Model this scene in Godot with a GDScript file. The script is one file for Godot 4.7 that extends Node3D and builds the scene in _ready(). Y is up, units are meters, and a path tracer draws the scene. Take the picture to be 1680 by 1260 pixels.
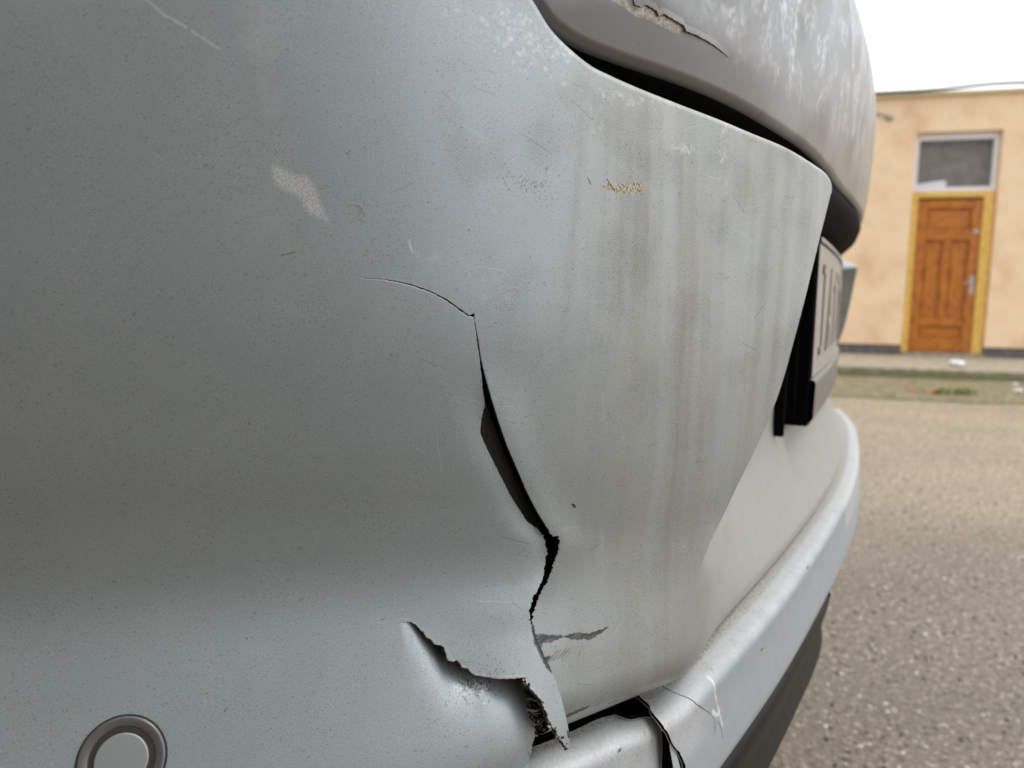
extends Node3D

const H := 0.72                       # height of the point that surface heights of the car are given from
const YAW := -64.5                    # the view runs along the rear of the car, towards its far side

var plan_wing: Plan
var plan_tail: Plan
var plan_lip: Plan
var prof_left: Profile
var prof_right: Profile
var prof_tail: Profile
var cross_o: Nat
var cross_y: Nat
var wall_line: Nat
var crack_edge: Nat
var tear_edge: Nat
var low_edge: Nat
var edge_x: Nat
var edge_z: Nat
var edge_m: Nat
var M := {}
var rng := RandomNumberGenerator.new()


# ------------------------------------------------------------------ curves
class Nat:                            # natural cubic spline
	var x: PackedFloat64Array
	var y: PackedFloat64Array
	var m: PackedFloat64Array
	var d := 0.0
	func _init(xs, ys):
		x = PackedFloat64Array(xs); y = PackedFloat64Array(ys)
		var n := x.size()
		m.resize(n); m.fill(0.0)
		var c := PackedFloat64Array(); c.resize(n); c.fill(0.0)
		var r := PackedFloat64Array(); r.resize(n); r.fill(0.0)
		for i in range(1, n - 1):
			var a := x[i] - x[i - 1]
			var b := 2.0 * (x[i + 1] - x[i - 1])
			var e := x[i + 1] - x[i]
			var rhs := 6.0 * ((y[i + 1] - y[i]) / e - (y[i] - y[i - 1]) / a)
			var k := b - a * c[i - 1]
			c[i] = e / k
			r[i] = (rhs - a * r[i - 1]) / k
		for i in range(n - 2, 0, -1):
			m[i] = r[i] - c[i] * m[i + 1]
	func at(t: float) -> float:       # also leaves the slope in d
		var i := 0
		var last := x.size() - 2
		while i < last and t > x[i + 1]:
			i += 1
		var h := x[i + 1] - x[i]
		var a := (x[i + 1] - t) / h
		var b := (t - x[i]) / h
		d = (y[i + 1] - y[i]) / h + (-(3.0 * a * a - 1.0) * m[i] + (3.0 * b * b - 1.0) * m[i + 1]) * h / 6.0
		return a * y[i] + b * y[i + 1] + ((a * a * a - a) * m[i] + (b * b * b - b) * m[i + 1]) * h * h / 6.0


class Plan:                           # a line seen from above, by its length; runs towards the left side of the car
	var X: Nat
	var Z: Nat
	var t: PackedFloat64Array
	func _init(pts):
		t.append(0.0)
		for i in range(1, pts.size()):
			t.append(t[i - 1] + pts[i].distance_to(pts[i - 1]))
		X = Nat.new(t, pts.map(func(p): return p.x))
		Z = Nat.new(t, pts.map(func(p): return p.y))
	func at(s: float) -> Vector4:     # x, z, outward normal
		var px := X.at(s)
		var pz := Z.at(s)
		var l := sqrt(X.d * X.d + Z.d * Z.d)
		return Vector4(px, pz, Z.d / l, -X.d / l)


class Profile:                        # outward offset by height, from slopes at heights
	var y: PackedFloat64Array
	var m: PackedFloat64Array
	func _init(knots):
		for k in knots:
			y.append(k.x); m.append(k.y)
	func at(v: float) -> float:
		if v >= y[0]:
			return -(v - y[0]) * m[0]
		var e := 0.0
		for i in y.size() - 1:
			var h := y[i] - y[i + 1]
			if v >= y[i + 1]:
				var t := (y[i] - v) / h
				return e + h * (m[i] * t + (m[i + 1] - m[i]) * (t * t * t - t * t * t * t / 2.0))
			e += h * (m[i] + m[i + 1]) / 2.0
		return e + (y[-1] - v) * m[-1]


func sm(a: float, b: float, x: float) -> float:
	var t := clampf((x - a) / (b - a), 0.0, 1.0)
	return t * t * (3.0 - 2.0 * t)


func mm(list) -> PackedVector2Array:  # tenths of a millimetre to points in millimetres
	var out := PackedVector2Array()
	for i in range(0, list.size(), 2):
		out.append(Vector2(list[i], list[i + 1]) * 0.1)
	return out


func resample(line: PackedVector2Array, step: float, smooth := false, jag := 0.0, s := 1) -> PackedVector2Array:
	var r := RandomNumberGenerator.new(); r.seed = s
	var out := PackedVector2Array()
	for i in line.size() - 1:
		var p := line[i]
		var q := line[i + 1]
		var before := line[maxi(i - 1, 0)]
		var after := line[mini(i + 2, line.size() - 1)]
		var n := maxi(1, int(ceil(p.distance_to(q) / step)))
		var side := (q - p).orthogonal().normalized()
		for k in n:
			var f := float(k) / n
			var v := p.cubic_interpolate(q, before, after, f) if smooth else p.lerp(q, f)
			if k > 0 or i > 0:
				v += side * r.randf_range(-jag, jag)
			out.append(v)
	out.append(line[-1])
	return out


func reversed(line: PackedVector2Array) -> PackedVector2Array:
	var out := line.duplicate()
	out.reverse()
	return out


func lines(from: float, to: float, step: float) -> PackedFloat64Array:
	var out := PackedFloat64Array()
	var n := int(round((to - from) / step))
	for i in n + 1:
		out.append(from + (to - from) * i / n)
	return out


# ------------------------------------------------------------------ surfaces of the car; arguments in millimetres, heights from H
func wing_at(s: float, y: float, extra: float) -> Vector3:
	var p := plan_wing.at(s)
	var w := sm(0.20, 0.40, s)
	var l := prof_left.at(y) - prof_left.at(0.0)
	var r := prof_right.at(y + 0.012) - prof_right.at(0.012)
	var o := r * (1.0 - w) + l * w + extra
	return Vector3(p.x + p.z * o, y + H, p.y + p.w * o)


func right_panel(a: float, b: float) -> Vector3:
	var s := a * 0.001
	var y := b * 0.001
	var e := 0.0
	if s > 0.26 and y < -0.02 and y > -0.125:
		var ds := (crack_edge.at(y) - s)
		e = 0.0016 * exp(-ds * ds / 0.00012) * sm(-0.02, -0.05, y) * sm(-0.125, -0.10, y)
	var under := maxf(0.0, -0.156 - y)   # the lower edge is rounded under
	e -= 14.0 * under * under + 300.0 * under * under * under
	return wing_at(s, y, e)


func upper_panel(a: float, b: float) -> Vector3:
	var s := a * 0.001
	var y := b * 0.001
	var e := 0.0
	if s < 0.36 and y < -0.02:
		var ds := maxf(0.0, s - crack_edge.at(clampf(y, -0.135, -0.02)))
		e = -0.0030 * exp(-ds * ds / 0.00008) * sm(-0.025, -0.06, y) * sm(-0.118, -0.095, y)
		e += sm(0.335, 0.300, s) * (0.0012 * sm(-0.112, -0.125, y) + 0.13 * maxf(0.0, -0.132 - y))
	return wing_at(s, y, e)


func lower_panel(a: float, b: float) -> Vector3:
	var s := a * 0.001
	var y := b * 0.001
	var e := 0.0
	if s < 0.352:
		var dy := maxf(0.0, tear_edge.at(clampf(s, 0.3015, 0.348)) - y)
		var deep := sm(0.3483, 0.328, s) * (1.0 - 0.55 * exp(-pow((s - 0.3175) / 0.0055, 2.0)))
		e -= 0.0145 * deep * exp(-pow(dy / 0.0065, 1.05))
		var ds := maxf(0.0, s - low_edge.at(clampf(y, -0.183, -0.145)))
		e -= 0.008 * exp(-pow(ds / 0.0075, 1.4)) * sm(-0.12, -0.145, y)
	return wing_at(s, y, e)


func recess_depth(x: float, y: float) -> float:
	var k := sm(0.325, 0.47, x)
	var z := wall_line.at(x)
	var t := clampf((y + 0.18) / 0.088, 0.0, 1.0)
	z -= 0.026 * k * (t - 0.25 * pow(t, 4.0)) / 0.75
	if y < -0.172:
		z -= pow((-0.172 - y) / 0.016, 2.0) * 0.010
	return z


func plate_wall(a: float, b: float) -> Vector3:   # a: across the car, b: height
	var x := a * 0.001
	var y := b * 0.001
	var z := recess_depth(x, y)
	var w := sm(-0.108, -0.126, y)
	if w > 0.0:                        # low down it grows smoothly out of the wing
		var xe := edge_x.at(y)
		var dx := maxf(0.0, x - xe)
		var l := lerpf(0.0015, 0.018, sm(-0.112, -0.150, y))
		var m := edge_m.at(y) - (recess_depth(xe + 0.0005, y) - recess_depth(xe - 0.0005, y)) / 0.001
		z += w * exp(-dx / 0.07) * (edge_z.at(y) - recess_depth(xe, y) + m * l * (1.0 - exp(-dx / l)))
	return Vector3(x, y + H, z)


func tailgate_at(a: float, b: float) -> Vector3:
	var s := a * 0.001
	var y := b * 0.001
	var p := plan_tail.at(s)
	var o := prof_tail.at(y) - prof_tail.at(0.094)
	return Vector3(p.x + p.z * o, y + H, p.y + p.w * o)


func tailgate_up(a: float, b: float) -> Vector3:
	return tailgate_at(a, b)


func lip_at(a: float, b: float) -> Vector3:
	var p := plan_lip.at(a * 0.001)
	var o := cross_o.at(b * 0.001)
	return Vector3(p.x + p.z * o, cross_y.at(b * 0.001) + H, p.y + p.w * o)


func lip_left(a: float, b: float) -> Vector3:
	var p := plan_lip.at(a * 0.001)
	var e := 0.004 * sm(1.142, 1.130, a * 0.001)
	var o := cross_o.at(b * 0.001) - 0.005 - e
	return Vector3(p.x + p.z * o, cross_y.at(b * 0.001) + H - 0.003 * sm(1.165, 1.145, a * 0.001), p.y + p.w * o)


func lip_flake(a: float, b: float) -> Vector3:
	var p := plan_lip.at(a * 0.001)
	var o := cross_o.at(b * 0.001) + 0.0006
	return Vector3(p.x + p.z * o, cross_y.at(b * 0.001) + H, p.y + p.w * o)


# ------------------------------------------------------------------ meshes
class Shape:
	var v := PackedVector3Array()
	var n := PackedVector3Array()
	var uv := PackedVector2Array()
	var idx := PackedInt32Array()
	var colors := PackedColorArray()
	func vert(p: Vector3, q: Vector3, t := Vector2.ZERO) -> int:
		v.append(p); n.append(q); uv.append(t)
		return v.size() - 1
	func tri(a: int, b: int, c: int):
		var g := (v[b] - v[a]).cross(v[c] - v[a])
		if g.dot(n[a] + n[b] + n[c]) > 0.0:
			idx.append_array([a, c, b])
		else:
			idx.append_array([a, b, c])
	func quad(a: int, b: int, c: int, d: int):
		tri(a, b, c); tri(a, c, d)
	func flat(a: Vector3, b: Vector3, c: Vector3, d: Vector3, out: Vector3):
		var nn := (b - a).cross(c - a).normalized()
		if nn.dot(out) < 0.0:
			nn = -nn
		var i := vert(a, nn, Vector2(0, 0)); var j := vert(b, nn, Vector2(1, 0)); var k := vert(c, nn, Vector2(1, 1)); var l := vert(d, nn, Vector2(0, 1))
		quad(i, j, k, l)
	func box(at: Vector3, size: Vector3, bevel := 0.0, basis := Basis()):   # centre, size; chamfered
		var h := size * 0.5
		var e := minf(bevel, minf(h.x, minf(h.y, h.z)) * 0.9)
		for ax in 3:
			for sg in [-1.0, 1.0]:
				var o := Vector3.ZERO; o[ax] = sg
				var u := Vector3.ZERO; u[(ax + 1) % 3] = 1.0
				var w := Vector3.ZERO; w[(ax + 2) % 3] = 1.0
				var c := o * h[ax]
				var hu := h[(ax + 1) % 3] - e
				var hw := h[(ax + 2) % 3] - e
				flat(at + basis * (c - u * hu - w * hw), at + basis * (c + u * hu - w * hw), at + basis * (c + u * hu + w * hw), at + basis * (c - u * hu + w * hw), basis * o)
				if e > 0.0:
					for s2 in [-1.0, 1.0]:
						var o2: Vector3 = u * s2
						var c2: Vector3 = o * (h[ax] - e) + u * s2 * h[(ax + 1) % 3]
						var c1: Vector3 = c + u * s2 * hu
						flat(at + basis * (c1 - w * hw), at + basis * (c1 + w * hw), at + basis * (c2 + w * hw), at + basis * (c2 - w * hw), basis * (o + o2))
		if e > 0.0:
			for x in [-1.0, 1.0]:
				for y in [-1.0, 1.0]:
					for z in [-1.0, 1.0]:
						var a := Vector3(x * h.x, y * (h.y - e), z * (h.z - e))
						var b := Vector3(x * (h.x - e), y * h.y, z * (h.z - e))
						var c := Vector3(x * (h.x - e), y * (h.y - e), z * h.z)
						var q := (basis * Vector3(x, y, z)).normalized()
						tri(vert(at + basis * a, q), vert(at + basis * b, q), vert(at + basis * c, q))


func mesh_of(shapes: Array, mats: Array) -> ArrayMesh:
	var me := ArrayMesh.new()
	for i in shapes.size():
		var s: Shape = shapes[i]
		if s.idx.is_empty():
			continue
		var a := []
		a.resize(Mesh.ARRAY_MAX)
		a[Mesh.ARRAY_VERTEX] = s.v; a[Mesh.ARRAY_NORMAL] = s.n; a[Mesh.ARRAY_TEX_UV] = s.uv; a[Mesh.ARRAY_INDEX] = s.idx
		if s.colors.size() == s.v.size():
			a[Mesh.ARRAY_COLOR] = s.colors
		me.add_surface_from_arrays(Mesh.PRIMITIVE_TRIANGLES, a)
		me.surface_set_material(me.get_surface_count() - 1, mats[i])
	return me


func obj(called: String, shapes, mats, parent: Node = self) -> MeshInstance3D:
	var o := MeshInstance3D.new()
	o.name = called
	o.mesh = mesh_of(shapes if shapes is Array else [shapes], mats if mats is Array else [mats])
	parent.add_child(o, true)
	return o


func tag(o: Node, label: String, category := "", group := "", kind := ""):
	if label: o.set_meta("label", label)
	if category: o.set_meta("category", category)
	if group: o.set_meta("group", group)
	if kind: o.set_meta("kind", kind)


func thing(called: String, label: String, category: String, at := Vector3.ZERO, turn := 0.0) -> Node3D:
	var o := Node3D.new()
	o.name = called
	add_child(o, true)
	o.position = at
	o.rotation_degrees.y = turn
	tag(o, label, category)
	return o


func normal_at(fn: Callable, a: float, b: float, p: Vector3) -> Vector3:
	var e := 0.15
	var ds: Vector3 = fn.call(a + e, b) - fn.call(a - e, b)
	var dy: Vector3 = fn.call(a, b + e) - fn.call(a, b - e)
	return dy.cross(ds).normalized()


# a piece of the surface fn, cut out along a polygon of its own coordinates
func panel(sh: Shape, fn: Callable, poly: PackedVector2Array, xs: PackedFloat64Array, ys: PackedFloat64Array, box: Rect2, flip := 1.0):
	var nx := xs.size() - 1
	var ny := ys.size() - 1
	var mark := PackedByteArray(); mark.resize(nx * ny); mark.fill(0)
	for i in poly.size():                # cells on the outline
		var p := poly[i]
		var q := poly[(i + 1) % poly.size()]
		var n := int(p.distance_to(q) / 0.12) + 1
		for k in n + 1:
			var v := p.lerp(q, float(k) / n)
			for off in [Vector2(0.05, 0.05), Vector2(-0.05, 0.05), Vector2(0.05, -0.05), Vector2(-0.05, -0.05)]:
				var cx := xs.bsearch(v.x + off.x) - 1
				var cy := ys.bsearch(v.y + off.y) - 1
				if cx >= 0 and cx < nx and cy >= 0 and cy < ny:
					mark[cy * nx + cx] = 1
	var made := {}
	var put := func(p: Vector2) -> int:
		var at: Vector3 = fn.call(p.x, p.y)
		return sh.vert(at, normal_at(fn, p.x, p.y, at) * flip, (p - box.position) / box.size)
	for j in ny:
		for i in nx:
			var a := Vector2(xs[i], ys[j])
			var c := Vector2(xs[i + 1], ys[j + 1])
			if mark[j * nx + i] == 0:
				if not Geometry2D.is_point_in_polygon((a + c) * 0.5, poly):
					continue
				var id := []
				for g in [[i, j], [i + 1, j], [i + 1, j + 1], [i, j + 1]]:
					var key: int = g[1] * (nx + 1) + g[0]
					if not made.has(key):
						made[key] = put.call(Vector2(xs[g[0]], ys[g[1]]))
					id.append(made[key])
				sh.quad(id[0], id[1], id[2], id[3])
			else:
				var cell := PackedVector2Array([a, Vector2(c.x, a.y), c, Vector2(a.x, c.y)])
				for part in Geometry2D.intersect_polygons(cell, poly):
					var t := Geometry2D.triangulate_polygon(part)
					if t.is_empty():
						continue
					var id := []
					for p in part:
						id.append(put.call(p))
					for k in range(0, t.size(), 3):
						sh.tri(id[t[k]], id[t[k + 1]], id[t[k + 2]])


# the rounded and turned-in rim along a line of a surface; outside lies to the given side of the line
func hem(front: Shape, back: Shape, fn: Callable, line: PackedVector2Array, side: float, r: float, depth: float, box: Rect2, flip := 1.0):
	var rows := []
	var steps := 4
	for i in line.size():
		var p := line[i]
		var at: Vector3 = fn.call(p.x, p.y)
		var n := normal_at(fn, p.x, p.y, at) * flip
		var d := (line[mini(i + 1, line.size() - 1)] - line[maxi(i - 1, 0)]).normalized() * 0.1
		var t: Vector3 = (fn.call(p.x + d.x, p.y + d.y) - fn.call(p.x - d.x, p.y - d.y)).normalized()
		var o := n.cross(t).normalized() * side
		var uv := (p - box.position) / box.size
		var f := []
		for k in steps + 1:
			var c := PI / 2 * k / steps
			f.append(front.vert(at + o * r * sin(c) - n * r * (1.0 - cos(c)), (n * cos(c) + o * sin(c)).normalized(), uv))
		var b0 := back.vert(at + o * r - n * r, o, uv)
		var b1 := back.vert(at + o * r - n * (r + depth), o, uv)
		rows.append([f, b0, b1])
	for i in rows.size() - 1:
		for k in steps:
			front.quad(rows[i][0][k], rows[i + 1][0][k], rows[i + 1][0][k + 1], rows[i][0][k + 1])
		back.quad(rows[i][1], rows[i + 1][1], rows[i + 1][2], rows[i][2])


# a cross-section carried along a line: rows of points, smooth normals
func skin(sh: Shape, rows: Array, out_of: Vector3, tile := 1.0):
	var ids := []
	for i in rows.size():
		var row: PackedVector3Array = rows[i]
		var id := []
		for k in row.size():
			var du: Vector3 = rows[mini(i + 1, rows.size() - 1)][k] - rows[maxi(i - 1, 0)][k]
			var dv: Vector3 = row[mini(k + 1, row.size() - 1)] - row[maxi(k - 1, 0)]
			var n := du.cross(dv).normalized()
			if n.dot(row[k] - out_of) < 0.0:
				n = -n
			id.append(sh.vert(row[k], n, Vector2(i, k) * tile))
		ids.append(id)
	for i in rows.size() - 1:
		for k in ids[i].size() - 1:
			sh.quad(ids[i][k], ids[i + 1][k], ids[i + 1][k + 1], ids[i][k + 1])


func tube(sh: Shape, pts: PackedVector3Array, r: float, sides := 8, taper := 1.0):
	var rows := []
	for i in pts.size():
		var t := (pts[mini(i + 1, pts.size() - 1)] - pts[maxi(i - 1, 0)]).normalized()
		var a := t.cross(Vector3.UP if absf(t.y) < 0.9 else Vector3.RIGHT).normalized()
		var b := t.cross(a)
		var rr := r * lerpf(1.0, taper, float(i) / maxi(1, pts.size() - 1))
		var row := []
		for k in sides + 1:
			var c := TAU * k / sides
			row.append(sh.vert(pts[i] + (a * cos(c) + b * sin(c)) * rr, a * cos(c) + b * sin(c), Vector2(float(k) / sides, i)))
		rows.append(row)
	for i in rows.size() - 1:
		for k in sides:
			sh.quad(rows[i][k], rows[i + 1][k], rows[i + 1][k + 1], rows[i][k + 1])


func lathe(sh: Shape, at: Vector3, basis: Basis, prof: Array, sides := 48):   # prof: radius, height along basis.y
	var rows := []
	for i in prof.size():
		var p: Vector2 = prof[i]
		var d: Vector2 = prof[mini(i + 1, prof.size() - 1)] - prof[maxi(i - 1, 0)]
		var nn := Vector2(-d.y, d.x).normalized()    # profile runs from outside inwards, so this points up
		var row := []
		for k in sides + 1:
			var c := TAU * k / sides
			var e := basis.x * cos(c) + basis.z * sin(c)
			row.append(sh.vert(at + e * p.x + basis.y * p.y, -(e * nn.x + basis.y * nn.y).normalized() if nn.y < 0.0 else (e * nn.x + basis.y * nn.y).normalized(), Vector2(float(k) / sides, p.x)))
		rows.append(row)
	for i in rows.size() - 1:
		for k in sides:
			sh.quad(rows[i][k], rows[i + 1][k], rows[i + 1][k + 1], rows[i][k + 1])


# ------------------------------------------------------------------ materials
func mat(c: Color, rough := 0.6, metal := 0.0) -> StandardMaterial3D:
	var m := StandardMaterial3D.new()
	m.albedo_color = c; m.roughness = rough; m.metallic = metal
	return m


func srgb(r: float, g: float, b: float) -> Color:
	return Color(r / 255.0, g / 255.0, b / 255.0)


func noise(s: int, freq: float, octaves := 4, kind := FastNoiseLite.TYPE_SIMPLEX_SMOOTH) -> FastNoiseLite:
	var n := FastNoiseLite.new()
	n.seed = s; n.frequency = freq; n.noise_type = kind
	n.fractal_type = FastNoiseLite.FRACTAL_FBM; n.fractal_octaves = octaves
	return n


func noise_tex(s: int, freq: float, ramp: Array, size := 512, octaves := 5) -> NoiseTexture2D:   # ramp: offset, colour, offset, colour
	var t := NoiseTexture2D.new()
	t.width = size; t.height = size; t.seamless = true; t.noise = noise(s, freq, octaves); t.normalize = true
	var g := Gradient.new()
	var o := PackedFloat32Array(); var c := PackedColorArray()
	for i in range(0, ramp.size(), 2):
		o.append(ramp[i]); c.append(ramp[i + 1])
	g.offsets = o; g.colors = c
	t.color_ramp = g
	return t


func tri_mat(tex: Texture2D, scale: float, rough := 0.8) -> StandardMaterial3D:
	var m := StandardMaterial3D.new()
	m.albedo_texture = tex; m.roughness = rough
	m.uv1_triplanar = true; m.uv1_scale = Vector3.ONE * scale
	return m


func bytes(s: int, w: int, h: int, freq: float, octaves := 4) -> PackedByteArray:
	var im := noise(s, freq, octaves).get_image(w, h, false, false, true)
	im.convert(Image.FORMAT_L8)
	return im.get_data()


func stretched(s: int, w0: int, h0: int, w: int, h: int, freq: float) -> PackedByteArray:
	var im := noise(s, freq, 3).get_image(w0, h0, false, false, true)
	im.convert(Image.FORMAT_L8)
	im.resize(w, h, Image.INTERPOLATE_CUBIC)
	return im.get_data()


func blot(im: Image, at: Vector2, radius: Vector2, turn: float, c: Color, a: float):   # a soft speck
	var big := int(ceil(maxf(radius.x, radius.y))) + 1
	var cs := cos(turn)
	var sn := sin(turn)
	for y in range(int(at.y) - big, int(at.y) + big + 1):
		if y < 0 or y >= im.get_height(): continue
		for x in range(int(at.x) - big, int(at.x) + big + 1):
			if x < 0 or x >= im.get_width(): continue
			var d := Vector2(x, y) - at
			var e := Vector2((d.x * cs + d.y * sn) / radius.x, (-d.x * sn + d.y * cs) / radius.y).length_squared()
			if e < 1.0:
				im.set_pixel(x, y, im.get_pixel(x, y).lerp(c, a * (1.0 - e * e)))


func stroke(im: Image, line: PackedVector2Array, width: float, c: Color, a: float, s: int, broken := 0.0):
	var r := RandomNumberGenerator.new(); r.seed = s
	for i in line.size() - 1:
		var n := int(line[i].distance_to(line[i + 1]) / maxf(0.6, width * 0.5)) + 1
		for k in n:
			if r.randf() < broken: continue
			var f := float(i) / line.size()
			blot(im, line[i].lerp(line[i + 1], float(k) / n) + Vector2(r.randf_range(-0.3, 0.3), r.randf_range(-0.3, 0.3)) * width, Vector2.ONE * width * r.randf_range(0.7, 1.3), 0, c, a)


func fill(im: Image, poly: PackedVector2Array, each: Callable):   # each(x, y, distance from the outline, old colour) -> colour
	var lo := poly[0]; var hi := poly[0]
	for p in poly:
		lo = lo.min(p); hi = hi.max(p)
	for y in range(maxi(0, int(lo.y)), mini(im.get_height(), int(hi.y) + 2)):
		for x in range(maxi(0, int(lo.x)), mini(im.get_width(), int(hi.x) + 2)):
			var p := Vector2(x, y)
			if not Geometry2D.is_point_in_polygon(p, poly): continue
			var d := 1e9
			for i in poly.size():
				d = minf(d, p.distance_squared_to(Geometry2D.get_closest_point_to_segment(p, poly[i], poly[(i + 1) % poly.size()])))
			im.set_pixel(x, y, each.call(x, y, sqrt(d), im.get_pixel(x, y)))


const WING_BOX := Rect2(80, -210, 440, 385)     # what the paint picture of the bumper covers, mm

func on_wing(line: PackedVector2Array, w: int, h: int) -> PackedVector2Array:
	var out := PackedVector2Array()
	for p in line:
		out.append((p - WING_BOX.position) / WING_BOX.size * Vector2(w, h))
	return out


func paint_bumper() -> StandardMaterial3D:
	var w := 2048
	var h := 1792
	var lw := 512
	var lh := 448
	var mott := bytes(11, lw, lh, 0.012, 4)
	var film := bytes(12, lw, lh, 0.03, 5)
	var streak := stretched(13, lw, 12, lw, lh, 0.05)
	var fine := stretched(14, lw, 40, lw, lh, 0.11)
	var dirt := bytes(15, lw, lh, 0.02, 5)
	var im := Image.create(lw, lh, false, Image.FORMAT_RGB8)
	var ro := Image.create(lw, lh, false, Image.FORMAT_L8)
	var mask := PackedFloat32Array(); mask.resize(lw * lh)
	var base := srgb(155, 164, 168)
	var warm := srgb(167, 165, 158)
	var soil := srgb(134, 128, 116)
	var pale := srgb(184, 188, 191)
	for y in lh:
		var ym := WING_BOX.position.y + WING_BOX.size.y * y / lh
		for x in lw:
			var i := y * lw + x
			var s := WING_BOX.position.x + WING_BOX.size.x * x / lw
			var right := sm(330, 225, s)
			var c := base.lerp(pale, clampf((mott[i] - 120) / 160.0, 0, 1) * 0.22)
			c = c.lerp(warm, right * (0.45 + 0.4 * film[i] / 255.0))
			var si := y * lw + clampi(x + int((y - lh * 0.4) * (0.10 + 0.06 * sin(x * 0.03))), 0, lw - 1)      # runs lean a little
			var st := clampf((streak[si] - 128) / 70.0, 0, 1) * 0.6 + clampf((fine[si] - 140) / 80.0, 0, 1) * 0.4
			var g := right * st * sm(120, 20, ym) * sm(-205, -120, ym)
			c = c.lerp(soil, g * 0.19)
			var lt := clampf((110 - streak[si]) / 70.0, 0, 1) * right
			c = c.lerp(pale, lt * 0.26)  # pale washed runs; soft reflections on the panel are put into these too
			var d := clampf((dirt[i] - 118) / 90.0, 0, 1)
			mask[i] = clampf(0.35 + d * 0.5 + g * 0.5, 0, 1)
			c = c.lerp(soil, d * 0.05)
			im.set_pixel(x, y, c)
			ro.set_pixel(x, y, Color.from_hsv(0, 0, clampf(0.42 + 0.16 * right + 0.12 * d + 0.15 * g, 0, 1)))
	im.resize(w, h, Image.INTERPOLATE_CUBIC)
	var bump := Image.create(w, h, false, Image.FORMAT_L8)
	bump.fill(Color(0.5, 0.5, 0.5))
	var r := RandomNumberGenerator.new(); r.seed = 5
	var px := w / WING_BOX.size.x      # pixels per millimetre
	for k in 110000:                     # road dirt: short dark specks, thick where the film of dirt is
		var p := Vector2(r.randf() * w, r.randf() * h)
		var i := mini(lh - 1, int(p.y * lh / h)) * lw + mini(lw - 1, int(p.x * lw / w))
		if r.randf() > mask[i]: continue
		var s := WING_BOX.position.x + p.x / px
		var long := r.randf_range(0.8, 1.4) if r.randf() < 0.6 else r.randf_range(1.2, 2.6)
		var c := srgb(74, 66, 58).lerp(srgb(110, 84, 66), r.randf()) if r.randf() < 0.9 else srgb(215, 218, 218)
		var a := r.randf_range(0.08, 0.42) * (1.0 if r.randf() < 0.95 else 1.6)
		var rad := Vector2(long, r.randf_range(0.6, 0.95)) * r.randf_range(0.8, 1.2)
		var turn := r.randfn(0.25, 0.35)
		blot(im, p, rad, turn, c, a)
		blot(bump, p, rad, turn, Color(0.62, 0.62, 0.62), 0.8)
	var g8 := noise(24, 0.35, 2).get_image(w, h, false, false, true)
	g8.convert(Image.FORMAT_L8)
	var gb := g8.get_data()
	var ib := im.get_data()
	for i in w * h:                     # grain of the old paint
		var d := (gb[i] - 128) / 7
		ib[i * 3] = clampi(ib[i * 3] + d, 0, 255); ib[i * 3 + 1] = clampi(ib[i * 3 + 1] + d, 0, 255); ib[i * 3 + 2] = clampi(ib[i * 3 + 2] + d, 0, 255)
	im.set_data(w, h, false, Image.FORMAT_RGB8, ib)
	for q in [[3060, 960, 70, 50, 60], [2900, 900, 50, 40, 40], [2840, 930, 60, 20, 30], [3300, 1080, 30, 60, 24], [2200, 640, 40, 14, 30], [2500, 800, 130, 14, 40], [1950, 640, 20, 60, 24]]:   # whitish rubbed paint near the upper edge
		for k in q[4]:
			blot(im, on_wing(mm([q[0] + r.randfn(0, q[2]), q[1] + r.randfn(0, q[3])]), w, h)[0], Vector2(r.randf_range(2, 9), r.randf_range(2, 7)), r.randf() * PI, srgb(214, 215, 214), r.randf_range(0.08, 0.3))
	for k in 260:                       # larger stone chips and tar spots
		var p := Vector2(r.randf() * w, r.randf() * h)
		blot(im, p, Vector2(r.randf_range(1.2, 2.4), r.randf_range(1.0, 1.6)), r.randf() * PI, srgb(76, 66, 58) if r.randf() < 0.75 else srgb(215, 216, 214), r.randf_range(0.25, 0.7))
	for k in 150:                       # hair scratches
		var p := Vector2(r.randf() * w * 0.6, r.randf() * h)
		var d := Vector2.from_angle(r.randfn(0.15, 0.5)) * r.randf_range(15, 70)
		stroke(im, PackedVector2Array([p, p + d]), 0.7, srgb(205, 208, 208) if r.randf() < 0.6 else srgb(96, 90, 84), r.randf_range(0.12, 0.4), k)
	# rubbed pale patch, with the dirt left in its grain
	var grain := noise(21, 0.3, 2)
	fill(im, on_wing(resample(mm([3916, 420, 3888, 426, 3841, 402, 3783, 392, 3764, 367, 3745, 309, 3709, 227, 3736, 233, 3795, 257, 3836, 320, 3889, 336, 3910, 368]), 1.0, false, 0.35, 3), w, h), func(x, y, d, c):
		var g := grain.get_noise_2d(x, y)
		return c.lerp(srgb(212, 212, 213).lerp(srgb(146, 144, 146), clampf(-g * 3.0 - 0.1, 0, 1)), 0.75 * minf(1.0, d / 9.0)))
	stroke(im, on_wing(mm([4273, 903, 4213, 853, 4144, 818, 4091, 786, 4052, 763]), w, h), 2.4, srgb(205, 204, 200), 0.30, 31, 0.15)
	stroke(im, on_wing(mm([3912, 590, 3891, 524, 3882, 442]), w, h), 2.0, srgb(180, 182, 182), 0.10, 32, 0.3)
	for k in 5:
		stroke(im, on_wing(mm([4000 - 24 * k, 905 + 20 * k, 3985 - 22 * k, 800, 3948 - 12 * k, 683, 3905 - 8 * k, 520 + 16 * k]), w, h), 8.0, srgb(190, 193, 193), 0.07, 33 + k, 0.3)
	stroke(im, on_wing(mm([3453, 191, 3448, 165, 3440, 150]), w, h), 2.0, srgb(205, 208, 208), 0.4, 34, 0.1)
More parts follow.
